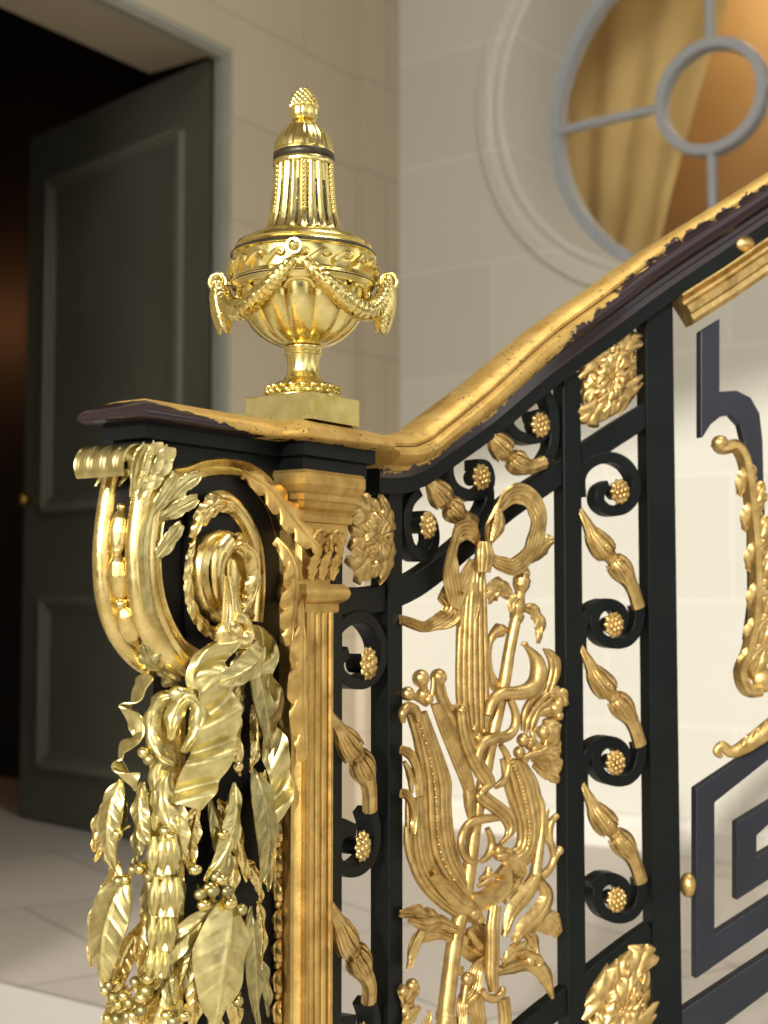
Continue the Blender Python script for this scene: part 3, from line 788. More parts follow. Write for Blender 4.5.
# volute disc: dark ground of the scroll, as thick as the console
vol = [(150, 470), (141, 510), (139, 560), (146, 605), (163, 645), (190, 670), (225, 690), (262, 690), (290, 640), (297, 560), (285, 505), (262, 475), (220, 458), (180, 458)]
mb = MB(NF); V = crom(NF.tr(vol, -.004), 6, True)
Wd_ = W
mb.loft([[(p[0], p[1], -.010) for p in V], [(p[0], p[1], -W+.008) for p in V]]); mb.build('volute_ground', M['black'], newel, smooth=False)
# front of the console: channel between two beads, swept down the scroll
fp = [(152, 462), (146, 490), (141, 525), (139, 560), (142, 598), (152, 632), (170, 658), (192, 674), (216, 684)]
FPt = crom(NF.tr(fp), 8); FPt = resample(FPt, 60)
def front_pt(i, wv, h):
    T = np.gradient(FPt[:, :2], axis=0)[i]; T /= np.linalg.norm(T); nrm = np.array([T[1], -T[0]])
    if nrm[0] > 0: nrm = -nrm
    wv = wv*.86+.001; return (FPt[i][0]+nrm[0]*h*.8, FPt[i][1]+nrm[1]*h*.8, -wv)
prof = [(-.002, -.030), (-.004, -.012), (-.003, -.002), (.002, .005), (.0085, .007), (.014, .003), (.0165, -.004), (.019, -.007), (.032, -.008), (.045, -.007), (.0475, -.004), (.050, .003), (.0555, .007), (.062, .005), (.067, -.002), (.068, -.012), (.066, -.030)]
mb = MB(NF)
G = np.array([[front_pt(i, a, b_) for a, b_ in prof] for i in range(60)])
mb.sheet(G, .002); mb.build('scroll_front', M['newel_gold'], newel, sharp=50)
# bellflowers in the channel
for i, s_ in ((11, .9), (20, 1.0), (31, 1.12)):
    mb = MB(NF)
    c0 = np.array(front_pt(i, .032, -.002)); c1 = np.array(front_pt(i+8, .032, -.002))
    dv = c1-c0
    tube(mb, [c0-dv*.15, c0+dv*.1, c0+dv*.45, c0+dv*.8, c0+dv*1.05], [.003, .0085*s_, .0105*s_, .0085*s_, .003], 18, up=(-1, 0, 0), lobes=3, amp=.08)
    mb.ball(c0-dv*.2, .0055*s_, 7); mb.build('bellflower', M['newel_gold'], newel)
# bright side band of the console (rounded moulding on the near face)
mb = MB(NF)
bandp = crom(NF.tr([(170, 472), (158, 500), (152, 530), (150, 560), (154, 598), (166, 632), (184, 658), (206, 676), (232, 688)]), 8)
prof_sweep(mb, bandp, [(-.012, -.012), (-.012, -.002), (-.009, .001), (-.0075, -.001), (-.005, .004), (0, .0065), (.005, .004), (.0075, -.001), (.009, .002), (.0105, .004), (.012, .002), (.012, -.012)], smoothp=False)
mb.build('scroll_band', M['newel_gold'], newel, sharp=50)
for off_, rad_ in ((-.0115, .0016), (.0112, .0022)):
    T_, S_, N_ = frames_along(bandp); mb = MB(NF); tube(mb, bandp+S_*off_+np.array([0, 0, .001]), rad_, 8, smoothp=False); mb.build('scroll_edge', M['ormolu'], newel)
# outer arch band of the volute, over the top and down the pilaster side
c18 = crop(180, 460, 4.266)
arch = [(172, 478)]+c18((30, 65), (90, 42), (160, 32), (235, 36), (300, 58), (360, 105), (410, 175), (450, 260), (480, 360), (492, 470), (495, 600), (500, 750))
mb = MB(NF); AP = crom(NF.tr(arch, -.001), 8)
prof_sweep(mb, AP, [(-.0085, -.016), (-.0085, .001), (-.007, .004), (-.005, .001), (.001, -.002), (.006, .002), (.008, .005), (.0095, .003), (.0095, -.016)], smoothp=False)
mb.build('scroll_arch', M['newel_gold'], newel, sharp=50)
inner = c18((170, 75), (240, 88), (310, 135), (365, 210), (400, 320), (420, 430), (425, 540), (415, 640))
mb = MB(NF); tube(mb, NF.tr(inner, -.006), [.0012, .0022, .0022, .0022], 8); mb.build('fillet', M['newel_gold'], newel)
# inner spiral of foliage
mb = MB(NF)
sp1 = c18((330, 690), (338, 600), (342, 500), (335, 400), (305, 300), (255, 220), (195, 170), (140, 175))
P = NF.tr(sp1, .002); prof_sweep(mb, P, [(-.009, -.010), (-.009, 0), (-.004, .004), (.003, .003), (.007, -.002), (.009, -.010)])
mb.build('spiral_band', M['newel_gold'], newel, sharp=50)
mb = MB(NF)
Q = NF.tr(c18((255, 225), (190, 185), (130, 200), (85, 255), (62, 330)), .006); Q[:, 2] = [.002, .006, .009, .008, .002]
leaf(mb, Q, [.006, .010, .013, .010, .003], [.006, .010, .012, .010, .003], lobes=4, depth=.4, bulge=.004, vein=.0014, curl=.25, nt=60)
mb.build('acanthus', M['newel_gold'], newel)
mb = MB(NF)
Q = NF.tr(c18((70, 330), (38, 420), (28, 520), (45, 620), (95, 700), (160, 735), (215, 740)), .004)
Q[:, 2] = [.002, .006, .008, .008, .008, .006, .002]
leaf(mb, Q, [.004, .008, .010, .011, .010, .006], [.003, .004, .004, .004, .004, .003], lobes=7, depth=.35, bulge=.003, vein=.0012, nt=90)
mb.build('acanthus', M['newel_gold'], newel)
mb = MB(NF)
Q = NF.tr(c18((300, 640), (200, 665), (135, 640), (95, 560), (85, 460), (110, 375), (165, 335), (225, 350)), .004)
prof_sweep(mb, Q, [(-.009, -.008), (-.009, .002), (-.006, .006), (0, .003), (.006, .006), (.009, .002), (.009, -.008)])
Q = NF.tr(c18((215, 345), (175, 400), (160, 460), (165, 560), (190, 630)), .010)
tube(mb, Q, [.010, .012, .010, .008, .005], 14, sq=.6)
mb.build('spiral_band', M['newel_gold'], newel, sharp=50)
mb = MB(NF)
Q = NF.tr(c18((190, 380), (225, 365), (265, 385), (295, 430), (310, 500), (300, 590), (270, 660)), .008); Q[:, 2] = [.012, .016, .018, .016, .012, .008, .004]
leaf(mb, Q, [.004, .008, .011, .012, .010, .004], [.004, .008, .009, .009, .007, .003], lobes=4, depth=.35, bulge=.005, vein=.0012, nt=60, curl=.3)
mb.build('acanthus', M['newel_gold'], newel)
mb = MB(NF)
Pz = NF.tr(c18((190, 620), (260, 640)), -.004)
c = NF.inv(*c18((250, 480))[0], -.003); mb.ball(c, .026, 12, (.8, 1.6, .25)); mb.build('spiral_heart', M['newel_gold'], newel)
# acanthus sprays branching off the band to the right (three pointed lobes)
mb = MB(NF)
for (a, b_, c_, wd) in (((300, 300), (370, 200), (440, 150), 1.0), ((290, 340), (360, 290), (430, 250), .9), ((270, 520), (315, 430), (360, 360), 1.0), ((250, 330), (300, 230), (340, 150), .9)):
    q = crop(90, 440, 4.266)(a, b_, c_); Q = NF.tr(q, .004); Q[:, 2] = [.002, .010, .012]
    leaf(mb, Q, [.004*wd, .008*wd, .0085*wd, .003], [.004*wd, .008*wd, .0085*wd, .003], lobes=2, depth=.25, bulge=.002, vein=.001, nt=40, rim=.0015, curl=-.1)
mb.build('acanthus', M['ormolu'], newel)
mb = MB(NF)   # long leaf up the band, silver-gilt groove
Q = NF.tr(crop(90, 440, 4.266)((255, 740), (235, 600), (228, 450), (250, 330), (290, 230)), .006)
prof_sweep(mb, Q, [(-.003, -.004), (-.003, .002), (-.001, .0005), (.001, .0005), (.003, .002), (.003, -.004)])
mb.build('leaf_rib', M['ormolu'], newel)
# small leaves wrapping the toe of the scroll
mb = MB(NF)
for i, hh in ((38, 0), (46, 1), (53, 0)):
    c0 = np.array(front_pt(i, .012+.012*hh, .006)); c1 = np.array(front_pt(min(i+8, 59), .014, .006)); cm = (c0+c1)/2; cm += (np.array(front_pt(min(i+4, 59), .013, .014))-cm)*.7
    leaf(mb, [c1, cm, c0], [.006, .013, .004], [.006, .013, .004], lobes=3, depth=.3, bulge=.004, vein=.0015, up=(-1, -.3, .4), nt=36)
mb.build('acanthus', M['ormolu_dark'], newel)
# big curling leaf at the head of the console
mb = MB(NF)
def headleaf():
    G = []
    nq, nt_ = 61, 40
    for i in range(nt_):
        t = i/(nt_-1); row = []
        for j in range(nq):
            q = j/(nq-1); sc_ = abs(math.cos(PI*(q*4+.15*math.sin(5*q)+.5))); te = t*(1-.26*sc_**1.5)
            a = math.radians(-35+te*290); r = .0200*(1-.22*te)
            rip = (.0032*math.cos(2*PI*(q*4+.15*math.sin(5*q)))+.0009*math.cos(2*PI*q*15))*min(1, te*1.4)+.0035*(q-.4)*te
            rr_ = r+rip; fl = .004*te*(q-.5)*2
            row.append((-.010-rr_*math.cos(a)*1.0, .126+EYE+rr_*math.sin(a), -(.000+.062*q+fl)))
        G.append(row)
    return np.array(G)
mb.sheet(headleaf(), .002)
mb.build('curled_acanthus', M['ormolu'], newel)
c75 = crop(75, 385, 5.486)
mb = MB(NF)
for (pp, wd) in ((((370, 620), (380, 540), (395, 440), (400, 325)), 1.0), (((400, 600), (430, 520), (455, 430), (470, 350)), .9), (((330, 620), (330, 520), (335, 420), (345, 335)), .9)):
    Q = NF.tr(c75(*pp), .004); Q[:, 2] = [.002, .006, .010, .016]
    leaf(mb, Q, [.004*wd, .008*wd, .012*wd, .013*wd, .006], [.004*wd, .008*wd, .012*wd, .012*wd, .005], lobes=3, depth=.18, bulge=-.003, vein=.0008, curl=-.15, nt=50)
mb.build('acanthus', M['ormolu'], newel)
# acanthus leaves down the right of the arch
mb = MB(NF)
Q = NF.tr(c18((310, 45), (385, 110), (440, 200), (490, 300), (530, 370), (552, 412)), .006); Q = NF.tr(c18((310, 45), (385, 110), (440, 200), (485, 300), (520, 370), (545, 412)), .018); Q[:, 2] = [.003, .010, .018, .028, .036, .036]
leaf(mb, Q, [.008, .014, .018, .020, .014, .001], [.007, .012, .018, .020, .013, .001], lobes=5, depth=.55, bulge=.004, vein=.0010, nt=90)
mb.build('acanthus', M['pil_gold'], newel)
for pp, wl_t, wr_t in ((((448, 340), (465, 420), (470, 520), (462, 640), (450, 790)), [.006, .013, .017, .020, .016, .003], [.005, .009, .012, .014, .011, .003]),
                       (((545, 540), (520, 700), (505, 820), (500, 1000), (508, 1150), (515, 1275)), [.006, .014, .020, .023, .018, .006], [.004, .009, .012, .014, .014, .006])):
    mb = MB(NF); Q = NF.tr(c18(*pp), .032); Q[:, 2] = np.interp(np.linspace(0, 1, len(Q)), [0, .3, .6, 1], [.018, .034, .036, .034])
    leaf(mb, Q, wl_t, wr_t, lobes=5, depth=.5, bulge=.006, vein=.0010, nt=120); mb.build('acanthus', M['pil_gold'], newel)
# ---- pilaster
PP = plan(305, 1.465)
ppc = np.array([np.dot(PP-P0, A), np.dot(PP-P0, B)])       # (s,w) of its near corner
s0, w0 = ppc
PLF = Frame([PP, PP+A*.5], smooth=False, ext=.3)      # stair-facing side of the pilaster
z_top = PLF.inv(305, 473)[1]; z_ab = PLF.inv(310, 522)[1]; z_cap0 = PLF.inv(318, 584)[1]; z_tor = PLF.inv(318, 602)[1]
mb = MB(NLF)
def rect(sa, sb, wa, wb): return [(sa, wb), (sa, wa), (sb, wa), (sb, wb)]
pr = [(.000, z_ab-.012), (.000, z_ab), (.003, z_ab+.001), (.004, z_ab+.008), (.002, z_ab+.012), (.006, z_ab+.016), (.0075, z_ab+.022), (.009, z_ab+.024), (.009, z_ab+.030), (.011, z_ab+.033), (.014, z_ab+.040), (.014, z_top), (.012, z_top+.004)]
stepped(mb, rect(s0+.006, s0+.088, w0+.008, w0+.045), pr, False)
mb.build('abacus', M['pil_gold'], newel, sharp=25, smooth=False)
mb = MB(NLF)      # bell of the capital with carved leaves
stepped(mb, rect(s0+.008, s0+.060, w0+.008, w0+.045), [(-.002, z_cap0-.002), (-.002, z_cap0+.02), (.004, z_ab-.010)], False)
for k in range(3):
    for lv in range(2):
        u = .016+k*.019+(lv*.009); zz = z_cap0+.004+lv*.022
        pts = [(s0+u, w0+.004, zz), (s0+u, w0+.001, zz+.014), (s0+u, w0-.003, zz+.024), (s0+u, w0-.006, zz+.029)]
        leaf(mb, pts, [.006, .009, .009, .003], [.006, .009, .009, .003], lobes=3, depth=.3, bulge=.002, vein=.001, up=(0, -1, 0), nt=24, nv=11, th=.003)
for k in range(2):
    u = .020+k*.03
    mb.ball((s0+u, w0-.002, z_ab-.014), .008, 8, (1, .5, 1)); tube(mb, [(s0+u-.006, w0-.002, z_ab-.030), (s0+u-.009, w0-.004, z_ab-.015), (s0+u, w0-.006, z_ab-.008), (s0+u+.006, w0-.005, z_ab-.014)], .0022, 8, up=(0, -1, 0))
mb.build('capital', M['pil_gold'], newel, sharp=45)
mb = MB(NLF)      # torus
stepped(mb, rect(s0+.008, s0+.064, w0+.006, w0+.045), [(0, z_tor-.012), (.002, z_tor-.010), (.002, z_tor-.002), (.006, z_tor), (.010, z_tor+.004), (.0115, z_tor+.009), (.010, z_tor+.014), (.006, z_cap0), (0, z_cap0)], False)
mb.build('astragal', M['pil_gold'], newel, sharp=50)
mb = MB(NLF)      # reeded shaft: profile across s
sa, sb = s0+.009, s0+.056
prf = [(sa-.001, w0+.05)]
edge = [(0, .0), (.10, 0), (.14, .004), (.18, .004)]
xs = []
prf += [(sa, w0+.012), (sa, w0+.004), (sa+.004, w0+.004), (sa+.0055, w0+.009)]
nre = 3; a0, a1 = sa+.007, sb-.007
for k in range(nre):
    for q in np.linspace(0, PI, 9):
        cxx = a0+(k+.5)*(a1-a0)/nre; prf.append((cxx-math.cos(q)*(a1-a0)/nre/2*.92, w0+.010-math.sin(q)*.0055))
prf += [(sb-.0055, w0+.009), (sb-.004, w0+.004), (sb, w0+.004), (sb, w0+.012), (sb+.001, w0+.05)]
mb.loft([[(a, b_, z) for a, b_ in prf] for z in (.0, z_tor-.008)]); mb.build('reeded_shaft', M['pil_gold'], newel, sharp=35)
# return face of the pilaster: nested fillets and a chain of carved drops
mb = MB(NLF)
zt = PLF.inv(300, 760)[1]
fr_prof = [(s0+.03, w0+.050), (s0-.004, w0+.050), (s0-.006, w0+.048), (s0-.006, w0+.045), (s0-.002, w0+.044), (s0+.002, w0+.042), (s0+.002, w0+.021), (s0-.001, w0+.020), (s0-.003, w0+.018), (s0-.003, w0+.015), (s0+.001, w0+.014), (s0+.003, w0+.012), (s0+.005, w0+.008), (s0+.03, w0+.008)]
mb.loft([[(a, b_, z) for a, b_ in fr_prof] for z in (0, z_top-.06)]); mb.build('moulded_return', M['pil_gold'], newel, sharp=30)
mb = MB(NLF)
zz = zt+.03
for k in range(14):
    pts = [(s0-.000, w0+.031, zz), (s0-.006, w0+.031, zz-.008), (s0-.005, w0+.031, zz-.018), (s0-.001, w0+.031, zz-.026)]
    leaf(mb, pts, [.003, .008, .007, .002], [.003, .008, .007, .002], lobes=2, depth=.3, bulge=.003, up=(-1, 0, 0), nt=18, nv=9)
    mb.ball((s0-.004, w0+.031, zz-.026), .0045, 6); zz -= .031
mb.build('leaf_drop', M['pil_gold'], newel)
# ================================================================ URN
ucx, ucy = at_y(303, 405, 1.535)[:2]
urn = empty('urn_finial', 'burnished gilded lidded urn with swags and ring handles standing on the newel cap', 'urn')
zf = lambda py: at_y(303, py, ucy)[2]
SC = ucy*CT/F
class UF:      # local: x right, y depth, z
    def map(s, V):
        V = np.asarray(V, float).reshape(-1, 3); return V+np.array([ucx, ucy, 0])
U = UF()
cu1 = lambda x, y: (x/2.926*SC, at_y(303, 80+y/2.926, ucy-.5*x/2.926*SC)[2])
def lathe(mb, pr, n=96, mod=None, smoothp=False, mi=0, mif=None, dense=1):
    pr = [cu1(*p) for p in pr]
    if dense > 1: pr = [tuple(q) for q in resample(np.array(pr), len(pr)*dense)]
    rings = []
    th = np.linspace(0, 2*PI, n, endpoint=False)
    for r, z in pr:
        row = []
        for t in th:
            k = 1 if mod is None else mod(t, z)
            row.append((r*k*math.sin(t), -r*k*math.cos(t), z))
        rings.append(row)
    m = mi
    if mif: m = [mif(th[j], i) for i in range(len(pr)-1) for j in range(n)]+[0, 0]
    mb.loft(rings, True, m); return mb
# plinth: square aligned with the newel
pc = np.array([ucx, ucy]); 
mb = MB(); hw = .0445
sq = [pc+A*a*hw+B*b_*hw for a, b_ in ((-1, 1), (-1, -1), (1, -1), (1, 1))]
pz0, pz1 = EYE+.192, zf(399)
mb.loft([[(*(pc+(p-pc)*k), z) for p in sq] for z, k in ((pz0, 1), (pz1-.001, 1), (pz1, .985))])
o = mb.build('plinth', M['urn_gold'], urn, smooth=False)
mb = MB(U)
lathe(mb, [(110, 935), (113, 925), (110, 915), (106, 912), (108, 905), (98, 893), (80, 882), (62, 876), (56, 872), (54, 866), (50, 862), (47, 850), (46, 835), (47, 815), (50, 803), (54, 800), (55, 795), (52, 790), (55, 785), (55, 778), (50, 775)], 72)
for k in range(20):     # laurel ring on the foot
    a = 2*PI*k/20
    r, z = cu1(101, 903)
    for q in (-1, 1):
        mb.ball((r*math.sin(a+q*.07), -r*math.cos(a+q*.07), z+q*.0025), .0052, 5, (1, 1, .6))
mb.build('foot', M['urn_gold'], urn, sharp=35)
mb = MB(U); nl = 12
def gad(t, z):
    k = abs(math.sin(nl/2*(t+PI/nl)))
    return 1-.045*(1-k)**2*1.0 - .0 + .03*k
lathe(mb, [(48, 776), (70, 772), (98, 758), (125, 738), (148, 712), (168, 680), (180, 650), (187, 620), (190, 598)], 288, gad, dense=3)
mb.build('gadrooned_bowl', M['urn_gold'], urn, sharp=60)
mb = MB(U)
for k in range(nl):       # round heads over the gadroons
    a = 2*PI*k/nl+2*PI/nl*0; r, z = cu1(190, 600)
    P = [((r+.002)*math.sin(a+q), -(r+.002)*math.cos(a+q), z-.010+.010*math.sqrt(max(0, 1-(q/.235)**2))) for q in np.linspace(-.235, .235, 9)]
    tube(mb, P, .0032, 8, up=(0, -1, 0.01))
lathe(mb, [(185, 608), (196, 600), (207, 596), (212, 588), (214, 578), (217, 574), (214, 568), (210, 560), (214, 530), (212, 505), (211, 500), (216, 496), (215, 490), (205, 478), (200, 474), (203, 468), (196, 458), (172, 449), (150, 444), (142, 440), (118, 437)], 120)
# running-scroll frieze
nsc = 20
for k in range(nsc):
    a0 = 2*PI*k/nsc; r, z = cu1(214, 531); hgt = 17/2.926*SC
    P = []
    for q in np.linspace(0, 1, 16):
        if q < .4:
            x = -.5+q/.4*.55; y = -1+q/.4*1.7
        else:
            ang = PI/2+.3-(q-.4)/.6*4.6; rd = .55*(1-(q-.4)/.6*.75); x = .12+rd*math.cos(ang)*.55; y = .15+rd*math.sin(ang)
        a = a0+x*2*PI/nsc; P.append(((r+.001)*math.sin(a), -(r+.001)*math.cos(a), z+y*hgt))
    tube(mb, P, [.0036, .0030, .0020], 7, up=(math.sin(a0), -math.cos(a0), 0), smoothp=False)
mb.build('shoulder', M['urn_gold'], urn, sharp=40)
mb = MB(U); lathe(mb, [(205, 478.5), (212, 486), (216.5, 490)], 96); lathe(mb, [(213, 581), (216, 575), (216.5, 571)], 96); mb.build('dark_band', M['dark_inlay'], urn)
mb = MB(U); nfl = 20
def flt(t, z): return 1+.035*math.cos(nfl*t)
def mif(t, i):
    ph = (nfl*t/(2*PI)) % 1
    return 1 if (.38 < ph < .62) and 1 < i < 26 and rng.rand() < .93 else 0
lathe(mb, [(119, 440), (112, 430), (106, 415), (101, 395), (97, 370), (93, 340), (90, 305), (88, 270), (86, 245)], 240, flt, dense=4, mif=mif)
for k in range(6):        # husk chains down the neck
    a = 2*PI*k/6+.08
    for q in range(11):
        rr_, z = cu1(np.interp(255+q*13, [250, 305, 340, 370, 395], [89, 91, 94, 98, 102])+1, 255+q*13)
        mb.ball((rr_*math.sin(a), -rr_*math.cos(a), z), .0036-q*.00008, 5, (1, 1, 1.3))
mb.build('fluted_neck', [M['urn_gold'], M['dark_inlay']], urn, sharp=50)
mb = MB(U)
lathe(mb, [(84, 246), (90, 243), (92, 236), (90, 229), (88, 226)], 72)
lathe(mb, [(90, 205), (91, 200), (88, 197)], 72)
nd = 26
lathe(mb, [(88, 197), (86, 185), (80, 165), (70, 148), (56, 133), (38, 121), (24, 117)], 208, lambda t, z: 1+.022*abs(math.cos(nd/2*t)), dense=2)
mb.build('lid', M['urn_gold'], urn, sharp=50)
mb = MB(U); lathe(mb, [(88, 227), (91.5, 222), (91.5, 209), (89, 205)], 72); mb.build('dark_band', M['dark_inlay'], urn)
mb = MB(U)
lathe(mb, [(24, 118), (28, 115), (38, 108), (40, 100), (41, 85), (38, 68), (32, 48), (22, 35), (8, 28)], 60, lambda t, z: 1+.05*math.cos(9*t) if z < cu1(0, 70)[1] else 1, dense=2)
for row in range(6):
    yy = 72-row*8.5; rr_ = [37, 34, 31, 26, 19, 9][row]; r, z = cu1(rr_, yy); n = [14, 13, 12, 10, 7, 4][row]
    for k in range(n):
        a = 2*PI*(k+.5*(row % 2))/n; mb.ball((r*math.sin(a), -r*math.cos(a), z), .0034, 4, (1, 1, 1.2))
mb.build('pine_cone', M['urn_gold'], urn)
# boss, ring handles, swags
Rs, zb = cu1(216, 516)
def up_(a, r, z): return np.array([r*math.sin(a), -r*math.cos(a), z])
BOSS = [-.06, PI-.06]
for a in BOSS:
    mb = MB(U); c = up_(a, Rs+.002, zb)
    nrm = np.array([math.sin(a), -math.cos(a), 0])
    tube(mb, [c-nrm*.006, c+nrm*.006], [.0085, .0085], 20, smoothp=False, up=(0, 0, 1)); 
    mb.ball(c+nrm*.006, .0062, 8); mb.build('boss', M['urn_gold'], urn)
zr = zf(283)
for sgn in (-1, 1):
    cxr = sgn*(.0945); mb = MB(U)
    T_ = np.linspace(0, 2*PI, 33)[:-1]
    G = [[(cxr+(.0092+.0026*math.cos(p))*math.cos(t), .0026*math.sin(p)*1.0-.004, zr+(.0092+.0026*math.cos(p))*math.sin(t)) for p in np.linspace(0, 2*PI, 10, endpoint=False)] for t in T_]
    mb.grid(np.array(G), cu=True, cv=True)
    tube(mb, [(sgn*.072, -.004, zr-.004), (sgn*.083, -.004, zr)], .004, 8, smoothp=False)
    mb.build('ring_handle', M['urn_gold'], urn)
def garland(P, R, name='swag', seed=0, par=None, mat='urn_gold'):
    mb = MB(U); rr_ = random.Random(seed)
    Q = resample(crom(P, 12), 44); t = np.linspace(0, 1, 44); RR = lerp(R, t)
    tube(mb, Q, list(RR*.8), 14, smoothp=False, up=(0, -1, 0.02))
    T, S, Nn = frames_along(Q, (0, -1, .02))
    for i in range(1, 43, 2):
        for k in range(7):
            a = 2*PI*k/7+(i % 4)*.45+rr_.uniform(-.15, .15); d = S[i]*math.cos(a)+Nn[i]*math.sin(a)
            c = Q[i]+d*RR[i]*.74; l = .0085
            leaf(mb, [c-T[i]*l, c+d*.0022, c+T[i]*l+d*.0010], [.0015, .0052, .0008], [.0015, .0052, .0008], lobes=0, depth=0, bulge=.0012, vein=0, mid=.0006, th=.0012, nt=7, nv=5, up=tuple(d))
    return mb.build(name, M[mat], urn)
def onurn(a, py, extra):
    y = (py-80)*2.926; r = np.interp(y, [516, 575, 620, 650, 680, 712, 738], [216, 214, 189, 182, 170, 150, 126])/2.926*SC
    return up_(a, r+extra, at_y(303, py, ucy-(r+extra)*math.cos(a))[2])
for sgn in (-1, 1):
  for bk in (0, 1):
    a_b = -.06 if not bk else PI-.06
    seq = []
    for q, py, ex in ((.06, 262, .004), (.22, 282, .008), (.45, 302, .012), (.68, 311, .016), (.88, 304, .018)):
        a = (-.06*0+sgn*q*PI/2) if not bk else (PI-sgn*q*PI/2)
        seq.append(onurn(a, py, ex))
    seq.append(np.array([sgn*.0930, -.004 if not bk else .006, zr-.004]))
    garland(seq, [.0045, .0078, .0105, .0115, .0095, .0060], seed=int(sgn+2+bk*5))
  garland([np.array([sgn*.0935, -.004, zr]), np.array([sgn*.0935, -.006, zr-.018]), np.array([sgn*.0900, -.006, zr-.036]), np.array([sgn*.0875, -.005, zr-.052])], [.0045, .009, .0115, .007], 'swag_end', seed=9+sgn)
# ================================================================ GARLAND hung on the newel
def nl2(s, w_): return P0+A*s+B*w_
_c = []; _r = .055; _o = .020
for a in np.linspace(0, PI/2, 14): _c.append(nl2(LS-_o+_r-_r*math.cos(a), -_o+_r-_r*math.sin(a)))
class GFrame(Frame):       # curve that rounds the newel corner a little in front of it
    D = .016
    def map(s, V):
        V = np.array(V, float).reshape(-1, 3); V[:, 2] -= s.D; return Frame.map(s, V)
    def inv(s, px, py, o=0.0):
        p = Frame.inv(s, px, py, o-s.D); p[2] = o; return p
GF = GFrame([nl2(LS-_o, .12), nl2(LS-_o, .06)]+_c+[nl2(LS+.08, -_o), nl2(LS+.30, -_o)], smooth=False, ext=.5)
gar = empty('laurel_garland', 'gilt bronze laurel drop tied with a crinkled ribbon, hanging down the newel front', 'garland')
def gl(px, py, o=0.0): return GF.inv(px, py, o)
def laurel(b_, t, hw, o0=.012, o1=.02, o2=.012, mat='ormolu', bend=0, hw2=None, wob=.0010, fold=.30, seed=0):
    """pointed leaf: base px, tip px, half width in px"""
    B0 = gl(*b_, 0); T0 = gl(*t, 0)
    sc_ = np.clip(abs(gl(b_[0]+4, b_[1])[0]-gl(b_[0]-4, b_[1])[0])/8, 1.30/F, (2.2 if b_[0] < 170 else 1.50)/F)
    P = []
    d = T0-B0; side = np.array([d[1], -d[0], 0]); side /= np.linalg.norm(side)
    for q in np.linspace(0, 1, 6):
        p = B0+d*q+side*bend*math.sin(PI*q)
        p[2] = (1-q)**2*o0+2*q*(1-q)*(2*o1-.5*(o0+o2))+q*q*o2; P.append(p)
    P = resample(crom(P, 10), 80); T, S, Nn = frames_along(P); t_ = np.linspace(0, 1, 80); rr = random.Random(seed)
    prof_ = np.sin(PI*np.clip(t_, 0, 1)**.85)**.8*(1-.25*t_)+.02; prof_[-1] = .02; prof_[0] = .08
    G = np.zeros((80, 31, 3)); w_ = hw*sc_*1.05; ph = rr.uniform(0, 6)
    for i in range(80):
        for j, v in enumerate(np.linspace(-1, 1, 31)):
            a = abs(v); hwv = w_*prof_[i]*((hw2/hw) if (hw2 and v > 0) else 1)
            edge = wob*math.sin(t_[i]*17+ph+(2 if v > 0 else 0))*a**3
            off = -fold*a*hwv*.55+.0016*math.exp(-(v/.09)**2)+.0010*math.exp(-((((t_[i]*7-a*.9) % 1)-.5)/.11)**2)*min(1, 4*a)*(1-a**3)+.0007*a**6 + edge*1.5
            G[i, j] = P[i]+S[i]*v*(hwv+edge*.8)+Nn[i]*off
    mb = MB(GF); mb.sheet(G, .0014); return mb.build('leaf', M[mat], gar, sharp=70)
# back layer first (gold-brown), then the large front leaves
BK = [((128, 800), (112, 862), 11), ((120, 860), (104, 935), 10), ((115, 880), (97, 965), 9), ((150, 860), (158, 960), 9), ((140, 930), (120, 1000), 10), ((150, 940), (146, 1030), 9), ((170, 950), (182, 1024), 9),
      ((225, 800), (206, 900), 10), ((262, 770), (268, 882), 9), ((255, 780), (262, 890), 10), ((232, 840), (222, 915), 12), ((240, 860), (255, 900), 8), ((200, 930), (176, 1010), 9), ((190, 960), (190, 1035), 10), ((228, 960), (232, 1040), 12),
      ((250, 950), (262, 1015), 8), ((130, 985), (112, 1040), 9), ((165, 985), (150, 1050), 9), ((240, 650), (228, 740), 9), ((215, 800), (240, 880), 10), ((196, 804), (190, 872), 10), ((208, 800), (222, 905), 12), ((226, 690), (234, 775), 12), ((250, 705), (244, 772), 9), ((178, 820), (184, 900), 9), ((232, 660), (226, 720), 8), ((118, 800), (100, 850), 8), ((146, 800), (140, 868), 8), ((128, 890), (108, 960), 10), ((255, 900), (250, 980), 7), ((176, 900), (168, 985), 8), ((150, 905), (142, 960), 8), ((210, 990), (216, 1050), 11), ((175, 1000), (170, 1050), 9), ((140, 1000), (130, 1050), 9)]
for i, (b_, t, hw) in enumerate(BK): laurel(b_, t, hw, .004, .010, .008, 'newel_gold' if i % 3 else 'ormolu_dark', seed=i, bend=.004*(-1)**i)
FR = [((240, 648), (257, 752), 13, .012, .026, .016, 'ormolu_dark', .006), ((240, 768), (246, 879), 17, .018, .030, .020, 'ormolu_dark', -.004), ((225, 782), (200, 878), 12, .012, .022, .014, 'ormolu', -.006),
      ((214, 890), (202, 1022), 25, .022, .036, .026, 'ormolu', .004), ((208, 900), (164, 984), 10, .014, .024, .016, 'ormolu', .010), ((240, 905), (247, 1026), 12, .014, .022, .014, 'ormolu_dark', .008),
      ((132, 778), (128, 868), 12, .016, .028, .018, 'ormolu', .003), ((122, 790), (108, 858), 9, .010, .016, .018, 'newel_gold', -.003), ((140, 872), (122, 986), 19, .018, .032, .022, 'ormolu', .006),
      ((252, 772), (256, 882), 10, .012, .018, .012, 'ormolu', .006), ((182, 800), (186, 860), 9, .016, .022, .016, 'ormolu', .003), ((150, 782), (160, 850), 9, .010, .018, .012, 'ormolu', .003)]
